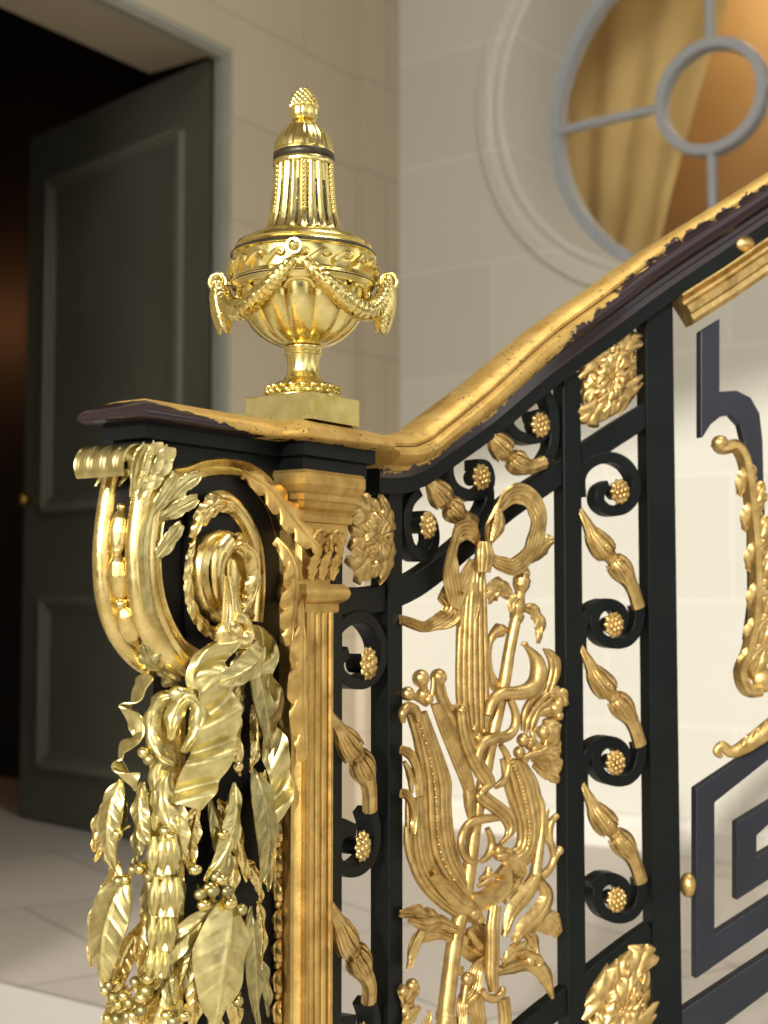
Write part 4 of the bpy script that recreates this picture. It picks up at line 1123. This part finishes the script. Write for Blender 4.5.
for i, (b_, t, hw, a, b2, c_, mt, bd) in enumerate(FR): laurel(b_, t, hw, a, b2, c_, mt, bd, seed=i+40)
c6 = crop(60, 660, 2.813)
BR = c6((310, 497), (165, 622), (186, 618), (205, 590), (225, 588), (250, 610), (290, 605), (262, 600), (405, 690, .030), (430, 650, .03), (455, 618, .03), (470, 650, .03), (480, 685, .032), (512, 702, .03), (460, 492), (505, 745, .02), (120, 825), (140, 915), (165, 970), (195, 965), (228, 950), (228, 985), (247, 897), (190, 1002), (350, 1002), (320, 1016), (135, 1008), (212, 905), (160, 490), (440, 610), (380, 590), (290, 690), (128, 930), (150, 950), (180, 945), (240, 930), (205, 1000), (160, 1010), (300, 1000), (470, 940), (445, 985), (500, 960), (420, 640), (395, 660), (500, 300), (480, 270), (235, 260), (250, 280))
for i, q in enumerate(BR):
    c = gl(q[0], q[1], q[2] if len(q) > 2 else .026); mb = MB(GF)
    mb.ball(c, .0056, 8); tube(mb, [c+[0, .002, -.002], c+[.001, .006, -.016]], .0014, 6, smoothp=False); mb.build('berry', M['ormolu_dark' if i % 2 else 'urn_gold'], gar)
# bell husks in the middle
for (x, y, s_) in ((166, 852, 1.0), (168, 893, 1.05), (164, 930, .9), (161, 960, .75)):
    mb = MB(GF); c = gl(x, y, .022); h_ = .034*s_
    tube(mb, [c+[0, h_*.55, 0], c+[0, h_*.4, .001], c+[0, h_*.1, .002], c-[0, h_*.3, 0], c-[0, h_*.55, 0]], [.002*s_, .006*s_, .0092*s_, .0105*s_, .0125*s_], 36, lobes=7, amp=.10)
    for k in range(3):
        laf = c+[(k-1)*.008*s_, 0, .010]
        leaf(mb, [laf+[0, h_*.45, -.003], laf, laf-[0, h_*.55, -.002]], [.002, .0055*s_, .001], [.002, .0055*s_, .001], lobes=0, depth=0, bulge=.003, vein=0, nt=14, nv=7)
    mb.ball(c+[0, h_*.6, .004], .005*s_, 6); mb.build('bellflower', M['ormolu'], gar)
# palmette of two curling leaves over the husks
mb = MB(GF)
leaf(mb, GF.tr([(180, 694), (162, 700), (153, 720), (155, 742), (163, 757), (174, 764)], .022), [.004, .009, .012, .011, .008, .004], [.003, .006, .008, .008, .006, .003], lobes=4, depth=.18, bulge=.006, vein=.0016, nt=70, curl=.2)
leaf(mb, GF.tr([(172, 740), (176, 715), (187, 698), (198, 704), (200, 722), (192, 740), (184, 752)], .028), [.003, .006, .008, .009, .009, .006, .003], [.005, .009, .010, .009, .007, .006, .003], lobes=4, depth=.15, bulge=.006, vein=.0016, nt=70, curl=.2)
leaf(mb, GF.tr([(170, 770), (164, 790), (168, 815), (178, 835)], .018), [.006, .012, .014, .004], [.006, .012, .014, .004], lobes=3, depth=.25, bulge=.006, vein=.0016, nt=50)
leaf(mb, GF.tr([(165, 757), (158, 775), (160, 800), (156, 830)], .016), [.006, .012, .010, .004], [.006, .010, .010, .004], lobes=3, depth=.25, bulge=.006, vein=.0016, nt=50)
mb.ball(gl(178, 694, .028), .008, 8)
mb.build('palmette', M['ormolu'], gar)
# ribbons
mb = MB(GF)
ribbon(mb, GF.tr([(234, 640), (218, 655), (212, 672), (219, 698), (220, 726), (212, 756), (198, 784), (186, 806)], .034), [.006, .011, .014, .015, .0155, .016, .015, .012], [(0, 20), (.2, -15), (.5, 18), (1, -5)], wave=.0042, waves=4.3, steps=150, edge=.0012, nv=15)
mb.build('ribbon', M['ormolu'], gar, sharp=70)
mb = MB(GF)
ribbon(mb, GF.tr([(150, 672), (138, 690), (124, 706), (134, 722), (139, 735), (122, 750), (118, 762), (124, 776), (138, 782)], .020), [.011, .012, .012, .011, .010, .009, .009, .009, .008], [(0, 20), (.3, 60), (.5, 10), (.8, 70), (1, 20)], wave=.0035, waves=3.5, steps=120, edge=.001)
mb.build('ribbon', M['ormolu'], gar, sharp=70)
mb = MB(GF)
ribbon(mb, GF.tr([(240, 632), (258, 634), (270, 655), (264, 676), (275, 702), (272, 730), (278, 765), (282, 795), (270, 828)], .012), [.005, .008, .009, .009, .011, .014, .014, .010, .006], [(0, 0), (.3, 50), (.5, 0), (.8, 35), (1, 10)], wave=.005, waves=4.5, steps=130, edge=.001)
mb.build('ribbon', M['ormolu'], gar, sharp=70)
mb = MB(GF)     # bow loop
ribbon(mb, GF.tr([(238, 643), (222, 650), (206, 664), (200, 680), (214, 690), (232, 682), (240, 660), (238, 648)], .030), [.004, .010, .013, .012, .010, .010, .007, .004], [(0, 0), (.5, 30), (1, 0)], wave=.002, waves=3, steps=90)
laurel((240, 645), (200, 684), 15, .03, .042, .034, 'ormolu', 0)
mb.build('bow_loop', M['ormolu'], gar, sharp=70)
mb = MB(GF)     # knot and fluted tassel above it
k0 = gl(232, 632, .026)
tube(mb, GF.tr([(226, 622), (224, 632), (230, 643), (242, 643), (248, 632), (244, 620), (234, 616)], .030), [.005, .007, .008, .008, .007, .006, .005], 14, lobes=3, amp=.12, twist=4)
mb.ball(k0, .012, 10, (1, 1, .8))
for dx in (-8, -4, 0, 4, 8):
    tube(mb, GF.tr([(232+dx*.9, 622), (232+dx*.8, 604), (230+dx*.5, 588), (228+dx*.2, 576)], .024+.004*(1-abs(dx)/8)), [.0035, .003, .0026, .002], 8)
mb.build('knot', M['newel_gold'], gar)
# gilded face plate on the front of the lower body belongs to the newel
mb = MB(NLF)
mb.loft([[(LS-.001, .004, z), (LS-.006, .006, z), (LS-.006, .012, z), (LS-.003, .013, z), (LS-.003, W-.018, z), (LS-.006, W-.016, z), (LS-.006, W-.008, z), (LS-.001, W-.006, z)] for z in (0, np_(175, 700)[1])])
mb.build('gilded_face', M['newel_gold'], newel, smooth=False)
# ================================================================ TROPHY in the balustrade opening
tro = empty('music_trophy', 'matt gilded trophy of lyre, staff, serpent and ribbon bow fixed between black posts', 'ornament')
cA = crop(390, 440, 3.937); cB = crop(390, 660, 2.813); cC = crop(395, 640, 6.4); cD = crop(470, 640, 6.4); cE = crop(395, 780, 6.4); cF = crop(470, 780, 6.4); cG = crop(395, 900, 4.389)
K = 1.78/F    # metres per pixel around here (across the line of sight)
class Tp:
    def __init__(s, name): s.mb = MB(BF); s.name = name
    def tube(s, pts, r, o=0.0, n=12, **kw):
        P = BF.tr(pts, o)
        if isinstance(o, (list, tuple)): pass
        r_ = [x*K for x in r] if isinstance(r, (list, tuple)) and not isinstance(r[0], tuple) else r*K
        tube(s.mb, P, r_, n, **kw); return s
    def leaf(s, pts, w, o=.006, lobes=0, up_o=None, **kw):
        P = BF.tr(pts, o)
        if up_o: P[:, 2] = up_o if len(up_o) == len(P) else np.interp(np.linspace(0, 1, len(P)), np.linspace(0, 1, len(up_o)), up_o)
        w_ = [x*K for x in w]; kw.setdefault('bulge', .004); kw.setdefault('vein', .0012 if lobes else .0003); kw.setdefault('nt', 50); kw.setdefault('nv', 13); kw.setdefault('th', .003)
        leaf(s.mb, P, w_, w_, lobes=lobes, depth=kw.pop('depth', .25 if lobes else 0), **kw); return s
    def rib(s, pts, w, o=.008, up_o=None, **kw):
        P = BF.tr(pts, o)
        if up_o: P[:, 2] = np.interp(np.linspace(0, 1, len(P)), np.linspace(0, 1, len(up_o)), up_o)
        kw.setdefault('th', .0035); kw.setdefault('flute', .0007); kw.setdefault('nfl', 5); kw.setdefault('nv', 19); ribbon(s.mb, P, [x*K for x in w], **kw); return s
    def ball(s, p, r, o=.006, sq=(1, 1, 1)): s.mb.ball(BF.inv(p[0], p[1], o), r*K, 8, sq); return s
    def strands(s, outer, inner, n, r, o=.004, bump_=0.0, lo=0.0, **kw):
        a = resample(crom(BF.tr(outer, 0), 8), 30); b_ = resample(crom(BF.tr(inner, 0), 8), 30)
        for k in range(n):
            q = (k+.5)/n; P = a*(1-q)+b_*q; P[:, 2] = o+bump_*math.sin(PI*q); P[:, 2] += lo*np.sin(np.linspace(0, PI, 30))
            tube(s.mb, P, [x*K for x in r] if isinstance(r, (list, tuple)) else r*K, 10, smoothp=False, **kw)
        return s
    def done(s, mat='iron_gold', par=None): return s.mb.build(s.name, M[mat], par or tro, sharp=50)
UPR = dict()
# --- ribbon bow
t = Tp('ribbon_bow')
t.rib(cA((350, 400), (300, 355), (250, 370), (228, 450), (232, 550), (262, 630), (300, 600), (318, 520), (345, 470)), [7, 10, 11, 11, 11, 10, 8, 7, 5], .010, [.012, .020, .018, .012, .010, .014], rollang=[(0, 10), (.3, -25), (.6, 15), (1, 0)], steps=90, wave=.001, waves=4)
t.rib(cA((395, 420), (395, 350), (420, 270), (475, 215), (535, 230), (568, 300), (562, 380), (530, 455), (480, 500), (430, 485), (400, 460)), [5, 8, 10, 10, 11, 12, 12, 12, 10, 8, 5], .014, [.012, .022, .024, .022, .012], rollang=[(0, 0), (.2, 40), (.4, 0), (.75, -20), (1, 10)], steps=110, wave=.0008, waves=6)
t.leaf(cA((540, 480), (575, 440), (610, 405), (640, 392)), [4, 10, 12, 5], .004, curl=.2)
t.rib(cA((205, 600), (245, 640), (235, 690), (190, 715), (140, 735), (90, 720), (45, 705)), [9, 11, 10, 7, 5, 5, 4], .004, rollang=[(0, 0), (.3, 50), (.6, 0), (1, 20)], steps=70)
t.leaf(cA((330, 700), (340, 640), (325, 560)), [4, 9, 5], .010)
t.rib(cA((260, 660), (290, 560), (330, 480)), [8, 9, 5], .012, steps=30)
for dx in (-22, -8, 8, 22):
    t.tube(cA((372+dx*.7, 400), (372+dx, 450), (368+dx*.8, 520)), [2.5, 4.5, 3], .020+.004*(1-abs(dx)/22))
t.ball(cA((372, 465))[0], 9, .016, (1, 1.7, .8)); t.leaf(cA((400, 400), (430, 330), (425, 270)), [3, 9, 5], .024)
t.done()
# --- bundle of reeds hanging from the knot
t = Tp('reed_bundle')
for k in range(6):
    q = k/5; t.tube([(470+q*14, 560+abs(q-.5)*20), (463+q*21, 600), (459+q*26, 650), (459+q*27, 700), (464+q*22, 738+8*math.sin(k*2))], [1.5, 3.0, 3.4, 3.4, 2.2], .004+.006*math.sin(PI*q), n=9)
t.tube([(459, 602), (457.5, 640), (458, 700), (463, 730)], [1.5, 2, 2, 1.5], 0)
t.leaf([(470, 720), (476, 734), (486, 744)], [3, 9, 3], .008, 2); t.ball((478, 738), 5, .01); t.ball((484, 731), 4, .01); t.ball((474, 729), 4, .012)
t.done()
# --- staff with winged cap
t = Tp('staff')
t.tube(cA((512, 640), (490, 730), (468, 840), (448, 960))+cB((280, 250), (262, 350), (240, 450), (224, 580), (205, 690), (182, 790), (160, 960), (150, 1080)), [5.5, 6, 6.2, 6.5, 6.8, 7, 7, 7.2, 7.5, 8, 8.3, 8.5], .004, n=20)
for c_, r in ((cB((181, 862))[0], 9.5), (cB((181, 874))[0], 9.2), (cB((157, 1000))[0], 10), (cB((156, 1014))[0], 10), (cA((498, 700))[0], 7.5), (cA((500, 690))[0], 7.8)):
    p = BF.inv(*c_, .004); tube(t.mb, [p+[.0012, .0022, 0], p-[.0012, .0022, 0]], r*K, 20, smoothp=False)
t.tube(cA((527, 512), (524, 530), (520, 548), (516, 575), (512, 600), (508, 625), (502, 655), (500, 690)), [3, 6, 9.5, 9, 5.5, 6, 8.5, 6], .006, n=20)
t.ball(cA((526, 525))[0], 7, .006)
t.leaf(cA((490, 650), (465, 610), (430, 580), (385, 625)), [4, 9, 11, 5], .006, 3, sweepf=.6)
t.leaf(cA((520, 660), (560, 670), (590, 720), (582, 800)), [5, 8, 7, 2], .004, 3)
t.leaf(cA((500, 620), (480, 640), (478, 680)), [4, 7, 3], .012)
t.done()
# --- trumpet mouth behind the staff
t = Tp('horn')
t.tube(cA((432, 748), (408, 765), (392, 800), (386, 850), (390, 910), (410, 960), (450, 990)), [8, 5, 3.6, 3.6, 4.5, 6, 7], -.004, n=16)
t.ball(cA((434, 746))[0], 8, -.004, (1, .7, 1)); t.done()
# --- serpent
t = Tp('serpent')
t.tube(cD((340, 22), (385, 70), (425, 130), (440, 200), (425, 270), (370, 325), (290, 340), (200, 345), (140, 400), (115, 480)), [1.5, 4, 7.5, 9.5, 9.5, 8.5, 7, 6.5, 6, 4], .014, n=16, ribs=34, ribamp=.02)
t.tube(cD((258, 380), (290, 470), (285, 560), (235, 615), (150, 630), (85, 660), (50, 730), (40, 800)), [4, 4.5, 5, 5.5, 6, 6, 5.5, 4], .016, n=14, ribs=30, ribamp=.025)
t.tube(cD((195, 670), (235, 740), (245, 820), (215, 900), (160, 940)), [3, 4, 4.2, 4.2, 3], .004, n=12, ribs=20, ribamp=.03)
t.tube(cE((665, 248), (600, 245), (530, 258), (465, 290), (430, 350), (420, 420), (445, 490), (490, 525), (530, 520)), [2.5, 4.5, 4.6, 4.4, 4, 3.8, 3.6, 3.2, 2], .016, n=14, ribs=30, ribamp=.03)
t.tube(cE((590, 310), (615, 370), (618, 430), (590, 490), (550, 520)), [3, 4, 4.4, 4, 2.5], .004, n=12)
t.tube(cE((465, 60), (470, 110), (470, 170), (480, 230)), [5, 5.5, 4.5, 3.5], .012)
t.ball(cD((350, 25))[0], 3.2, .014, (1.4, .8, 1)); t.done()
# --- bearded mask at the right with flowing hair
t = Tp('mask')
for pts, r in ((((470, 60), (520, 90), (550, 160), (545, 240), (515, 330)), 4.2), (((480, 75), (515, 130), (520, 200), (500, 280), (480, 340)), 3.6), (((520, 80), (560, 130), (562, 210), (535, 290)), 3),
               (((500, 260), (440, 330), (380, 400), (345, 480), (335, 580)), 4.0), (((520, 330), (470, 370), (410, 440), (370, 520), (355, 600)), 4.0), (((540, 340), (500, 400), (440, 440), (405, 520), (385, 600)), 3.6), (((540, 400), (480, 440), (430, 490), (410, 560)), 3)):
    t.tube(cD(*pts), [1.5, r, r, r, 1.8], .012, n=9)
t.leaf(cD((500, 350), (545, 345), (590, 370), (600, 420)), [5, 9, 9, 4], .012, 3)
t.ball(cD((565, 405))[0], 6.5, .012); t.ball(cD((568, 485))[0], 5.2, .012); t.ball(cD((540, 440))[0], 9, .008)
t.tube(cD((440, 470), (500, 460), (560, 470)), [3, 6, 4], .012); t.tube(cD((470, 520), (520, 530), (570, 555)), [3, 6, 4], .010)
t.ball(cD((510, 590))[0], 11, .008, (1.1, 1.2, .9)); t.ball(cD((535, 620))[0], 8, .010, (.9, 1.2, .9)); t.ball(cD((470, 590))[0], 8, .010)
t.leaf(cD((450, 560), (500, 570), (570, 565)), [3, 8, 5], .012); t.leaf(cD((450, 640), (510, 660), (572, 680)), [3, 9, 6], .010); t.leaf(cD((450, 720), (510, 710), (572, 700)), [4, 9, 5], .012, 2)
t.leaf(cD((400, 760), (470, 770), (530, 790), (578, 810)), [4, 9, 11, 6], .010, 3); t.leaf(cD((400, 800), (470, 840), (530, 870), (565, 905)), [3, 7, 8, 3], .008, 2); t.leaf(cD((390, 770), (440, 740), (500, 730), (560, 750)), [3, 7, 8, 4], .014, 2)
t.ball(cD((340, 640))[0], 7, .012); t.ball(cD((315, 720))[0], 6.5, .012); t.ball(cD((380, 660))[0], 7, .010); t.ball(cD((410, 690))[0], 7, .010); t.ball(cD((350, 760))[0], 5, .01)
t.tube(cD((430, 560), (400, 600), (420, 660), (470, 690), (490, 640)), [2, 3, 3.5, 3, 2], .014)
t.tube(cD((330, 760), (380, 740), (450, 720), (490, 690)), [2, 3.5, 3.5, 2], .016)
t.done()
# --- lyre
t = Tp('lyre')
t.tube(cC((165, 250), (185, 320), (210, 400)), [5, 4, 4], .004); t.tube(cC((85, 345), (140, 370), (200, 410)), [4, 3.5, 3], .006); t.ball(cC((165, 245))[0], 8.6, .004); t.ball(cC((278, 238))[0], 8.4, .006); t.ball(cC((80, 345))[0], 7, .004); t.ball(cC((180, 350))[0], 7, .004); t.ball(cC((215, 380))[0], 5, .012)
t.tube(cC((262, 240), (275, 330), (320, 440), (370, 520), (415, 600), (440, 700)), [6, 4.5, 4.5, 4.8, 4.5, 3], .006)
t.tube(cC((245, 240), (240, 320), (225, 400)), [2, 2.5, 2], .012); t.tube(cC((300, 260), (330, 390), (390, 480), (440, 570)), [2, 3, 3.5, 3], .004)
t.tube(cC((300, 420), (360, 440), (420, 430), (460, 470)), [2, 3.5, 4, 3], .006)
t.strands(cC((190, 410), (240, 560), (320, 760), (400, 960))+cE((430, 240),), cC((240, 400), (320, 560), (400, 740), (460, 900))+cE((470, 200),), 5, [2.2, 2.3, 2.3, 2.0], .010, .003)
t.tube(cC((50, 530), (48, 470), (80, 430), (130, 450), (150, 520)), [2.5, 4.5, 5, 5, 4], .010)
t.strands(cC((60, 470), (100, 600), (130, 760), (150, 900))+cE((150, 100), (165, 350), (195, 520), (270, 650), (380, 740), (480, 800)), cC((180, 460), (240, 620), (300, 780), (340, 900))+cE((335, 110), (345, 280), (375, 460), (430, 610), (440, 680), (500, 770)), 6, [3.2, 3.8, 4.2, 4.0, 3.0], .002, .007)
t.strands(cE((48, 120), (50, 300), (60, 460), (110, 620), (220, 760), (340, 850), (480, 900)), cE((150, 100), (165, 350), (195, 520), (270, 650), (380, 740), (520, 860)), 5, [2.8, 3.8, 4.2, 4.0, 3.0], .004, .005)
for k in range(22):    # beading down the arm
    q = k/21; P = resample(crom(cC((150, 520), (210, 700), (250, 900))+cE((265, 150), (275, 350), (310, 520), (380, 640)), 8), 22)[k]; t.ball(P, 1.7, .013)
for k in range(14):
    P = resample(crom(cE((330, 120), (320, 320), (350, 520), (400, 620)), 8), 14)[k]; t.ball(P, 1.6, .010)
t.rib(cE((45, 85), (90, 100), (125, 180), (130, 260), (122, 345)), [3, 4, 4.5, 3.5, 1.5], .016, steps=40); t.rib(cC((45, 700), (110, 740), (150, 850), (165, 1000)), [3, 5, 5, 3], .014, steps=40)
t.tube(cC((60, 780), (95, 860), (105, 980)), [2, 4, 2], .008); t.tube(cE((70, 300), (78, 400), (100, 520)), [2, 3.6, 3], .014)
t.leaf(cE((240, 600), (330, 700), (430, 790), (510, 830), (560, 900)), [5, 8, 9, 8, 3], .016, 0, bulge=.006)
t.ball(cE((500, 850))[0], 8, .014); t.ball(cE((540, 890))[0], 5, .014)
t.done()
t = Tp('lyre_arm')
t.strands(cD((330, 760), (420, 900))+cF((450, 150), (455, 280), (430, 420), (370, 520), (290, 560)), cD((190, 760), (215, 930))+cF((260, 170), (295, 260), (310, 360), (290, 430), (230, 470)), 6, [3.0, 4.0, 4.4, 4.2, 3.2], .000, .008)
for k in range(24):
    P = resample(crom(cD((260, 760), (330, 930))+cF((365, 170), (380, 300), (370, 420)), 8), 24)[k]; t.ball(P, 1.6, .012)
t.ball(cF((180, 450))[0], 7, .008); t.ball(cF((200, 480))[0], 8, .008, (1.2, .8, 1)); t.leaf(cF((150, 440), (220, 480), (300, 540), (350, 610)), [5, 9, 10, 4], .010, 2)
t.done()
t = Tp('twisted_cord')
for k, (dx, dy) in enumerate(((0, 0), (-26, 26), (26, -20))):
    t.tube([(p[0]+dx/6.4*.8, p[1]+dy/6.4*.8) for p in cC((430, 440), (445, 580), (480, 700), (540, 820), (600, 920))+cF((70, 90), (150, 160), (225, 220), (262, 290), (250, 350), (215, 385))], [2.5, 3.4, 3.6, 3.6, 3.4, 3.4, 3, 2.2], .018-.003*k, n=10)
t.ball(cC((425, 450))[0], 5, .016); t.done()
# --- crescent and leafy stems low down
t = Tp('crescent')
t.rib(cF((205, 570), (232, 620), (215, 690), (150, 750), (80, 785), (20, 780)), [7, 8.5, 9, 9, 8, 7], .014, steps=60, th=.008, flute=0)
t.rib(cF((290, 590), (320, 620), (290, 690), (220, 760)), [6, 7, 7, 5], .006, steps=40, th=.008)
t.tube(cF((50, 680), (110, 650), (140, 590)), [2, 4, 3], .004); t.tube(cF((60, 640), (110, 610), (120, 560)), [2, 5, 3], .002)
t.done()
t = Tp('leafy_stem')
t.tube(cF((395, 0), (430, 90), (460, 170), (462, 300), (445, 420), (425, 560), (410, 640), (350, 740), (260, 860), (220, 1000)), [2, 3.5, 4, 4, 5, 6, 8, 8, 6, 4], .006, n=14)
t.leaf(cF((440, 640), (490, 740), (440, 850), (340, 950), (270, 1040)), [5, 9, 11, 10, 4], .010, 0, bulge=.007)
t.leaf(cF((430, 600), (360, 720), (270, 840), (220, 960)), [4, 9, 9, 4], .010, 0, bulge=.006)
t.tube(cF((430, 640), (480, 600), (520, 550), (540, 500), (575, 445)), [4, 4.5, 4, 4, 4], .006); t.ball(cF((572, 450))[0], 4.8, .006)
t.tube(cF((490, 185), (478, 260), (485, 350), (520, 420), (540, 500)), [3.2, 4, 4, 4, 3.5], .006); t.tube(cF((560, 225), (520, 270), (510, 350), (525, 430)), [3, 4, 3.5, 3], .008)
t.leaf(cF((400, 960), (450, 900), (510, 900), (575, 975)), [4, 9, 12, 5], .006); t.leaf(cF((440, 880), (470, 850), (495, 815)), [4, 5, 1], .004)
t.done()
t = Tp('foliage')
t.leaf(cG((440, 320), (520, 290), (590, 275), (650, 320), (692, 430)), [4, 8, 9, 9, 2], .006, 0, bulge=.006)
t.leaf(cG((470, 280), (520, 230), (570, 220), (620, 240)), [6, 9, 9, 5], .010, 3); t.leaf(cG((560, 140), (600, 170), (615, 220), (590, 260)), [5, 7, 7, 4], .010, 2)
t.ball(cG((590, 265))[0], 6, .012); t.ball(cG((625, 262))[0], 6, .012); t.tube(cG((560, 240), (600, 245), (640, 265), (630, 290)), [2, 3.5, 3.5, 2], .016)
t.leaf(cG((600, 90), (650, 100), (690, 120), (715, 150)), [7, 10, 10, 5], .008)
t.leaf(cG((250, 165), (180, 140), (110, 160), (75, 220), (60, 300)), [6, 8, 9, 8, 3], .008, 2); t.leaf(cG((270, 140), (180, 90), (100, 60), (25, 60)), [6, 9, 9, 3], .008, 4, curl=.2)
t.leaf(cG((270, 130), (200, 100), (130, 110), (60, 90)), [4, 6, 6, 2], .014); t.leaf(cG((120, 140), (95, 200), (75, 250), (66, 300)), [4, 6, 6, 2], .014)
t.leaf(cG((400, 120), (360, 180), (380, 240), (300, 200), (340, 130)), [8, 10, 10, 8, 5], .000)
t.leaf(cG((340, 150), (390, 180), (410, 250)), [6, 10, 6], .002); t.tube(cG((350, 110), (400, 160), (380, 230), (340, 220)), [4, 6, 6, 4], .0)
t.tube(cG((320, 130), (370, 200), (410, 200)), [3, 5, 3], .006)
t.done()
t = Tp('ribbon_tail')
for dx in (-14, 0, 14):
    t.tube(cG((440+dx, 25), (428+dx, 120), (428+dx*.9, 230), (425+dx*.9, 330), (432+dx*.7, 400)), [3, 4, 4.4, 4.4, 3], .016+.003*(dx == 0), n=10)
t.tube(cG((385, 395), (400, 425), (440, 432), (470, 405), (472, 380)), [3, 4, 4.5, 4, 3], .018)
t.strands(cG((430, 430), (440, 500), (445, 600)), cG((475, 420), (480, 500), (480, 600)), 3, [3.5, 3.8, 3.5], .008, .003)
t.rib(cG((400, 260), (360, 310), (345, 390), (300, 450), (295, 520), (280, 600)), [5, 8, 8, 7, 6, 5], .008, [.010, .006, .012], rollang=[(0, 0), (.5, 30), (1, -10)], steps=60)
t.rib(cG((330, 320), (310, 400), (345, 480), (375, 600)), [3, 6, 7, 6], .004, steps=40); t.strands(cG((340, 420), (350, 500), (370, 600)), cG((375, 410), (385, 500), (400, 600)), 3, 3, .002)
t.ball(cG((316, 345))[0], 6.5, .012); t.tube(cG((316, 350), (308, 400), (300, 450)), [3, 3.5, 3], .010)
t.done()
t = Tp('leaf_cluster')
t.ball(cG((75, 375))[0], 6.5, .006); t.ball(cG((35, 400))[0], 6, .004); t.leaf(cG((40, 440), (70, 420), (90, 400), (85, 370)), [5, 8, 7, 3], .008, 2); t.leaf(cG((110, 470), (80, 500), (50, 560)), [3, 8, 5], .008, 2); t.leaf(cG((20, 380), (50, 440), (60, 500), (40, 560)), [5, 9, 9, 6], .004, 3)
t.leaf(cG((120, 590), (140, 540), (152, 485)), [6, 7, 1], .004); t.done()
# two short dowels fix the trophy to the posts
# ================================================================ LIGHT & CAMERA
sc = bpy.context.scene
w = bpy.data.worlds.new('World'); sc.world = w; w.use_nodes = True; nt = w.node_tree
bg = nt.nodes['Background']; tc = nt.nodes.new('ShaderNodeTexCoord')
nz = N(nt, 'ShaderNodeTexNoise', i_Scale=2.6, i_Detail=2.5); nt.links.new(tc.outputs['Generated'], nz.inputs['Vector'])
mr = nt.nodes.new('ShaderNodeMapRange'); mr.inputs[1].default_value = .46; mr.inputs[2].default_value = .60; nt.links.new(nz.outputs['Fac'], mr.inputs[0])
nt.links.new(mixcol(nt, mr.outputs[0], (.05, .045, .04), (1.75, 1.70, 1.62)), bg.inputs['Color'])
bg.inputs['Strength'].default_value = 1.15
def area(name, loc, target, size, power, col=(1, 1, 1), sizey=None):
    l = bpy.data.lights.new(name, 'AREA'); l.energy = power; l.color = col; l.shape = 'RECTANGLE'; l.size = size; l.size_y = sizey or size
    o = bpy.data.objects.new(name, l); COL.objects.link(o); o.location = loc
    o.rotation_euler = (Vector(target)-Vector(loc)).to_track_quat('-Z', 'Y').to_euler(); return o
area('fill_area_left', (-2.6, -1.6, 2.4), (0, 1.8, .9), 1.3, 75, (1.0, .97, .92), 2.2)  # added area light out of view for fill and gold reflections, no known window
area('fill_area_right', (2.6, -.8, 2.6), (0.1, 2.0, .8), 1.2, 10, (.92, .96, 1.0), 2.0)  # added weak cool fill from the right, not a known window
area('fill_area_high', (1.3, 1.4, 4.6), (1.2, 4.2, .8), 1.6, 75, (1.0, .98, .95))  # added overhead fill to lift the right wall, no window known above
pl = bpy.data.lights.new('passage_fill', 'POINT'); pl.energy = 42; pl.color = (1, .92, .76); pl.shadow_soft_size = .12  # added light that brightens the passage, no lamp known there
po = bpy.data.objects.new('passage_fill', pl); COL.objects.link(po); pp = Wd.map([(cu+.2, cz+1.2, -DEP-.7)])[0]; po.location = pp
pl2 = bpy.data.lights.new('room_lamp', 'POINT'); pl2.energy = 6; pl2.color = (1, .42, .15); pl2.shadow_soft_size = .25
po2 = bpy.data.objects.new('room_lamp', pl2); COL.objects.link(po2); po2.location = (*(W1a+A*.92+B*2.75), 2.6)
sun = bpy.data.lights.new('sun', 'SUN'); sun.energy = 2.7; sun.angle = .03; sun.color = (1, .965, .92)
so = bpy.data.objects.new('sun', sun); COL.objects.link(so); so.rotation_euler = Vector((.30, 1.0, -.33)).to_track_quat('-Z', 'Y').to_euler()
cd = bpy.data.cameras.new('camera'); co = bpy.data.objects.new('camera', cd); COL.objects.link(co)
co.location = (0, 0, EYE); co.rotation_euler = (PI/2+TH, 0, 0)
cd.sensor_fit = 'VERTICAL'; cd.sensor_height = 36; cd.lens = 36*F/1024; cd.clip_start = .02
cd.dof.use_dof = True; cd.dof.focus_distance = 1.50; cd.dof.aperture_fstop = 5.4
sc.camera = co
sc.view_settings.view_transform = 'Standard'; sc.view_settings.look = 'None'; sc.view_settings.gamma = 1; sc.view_settings.exposure = 0.14
sc.view_settings.use_curve_mapping = False
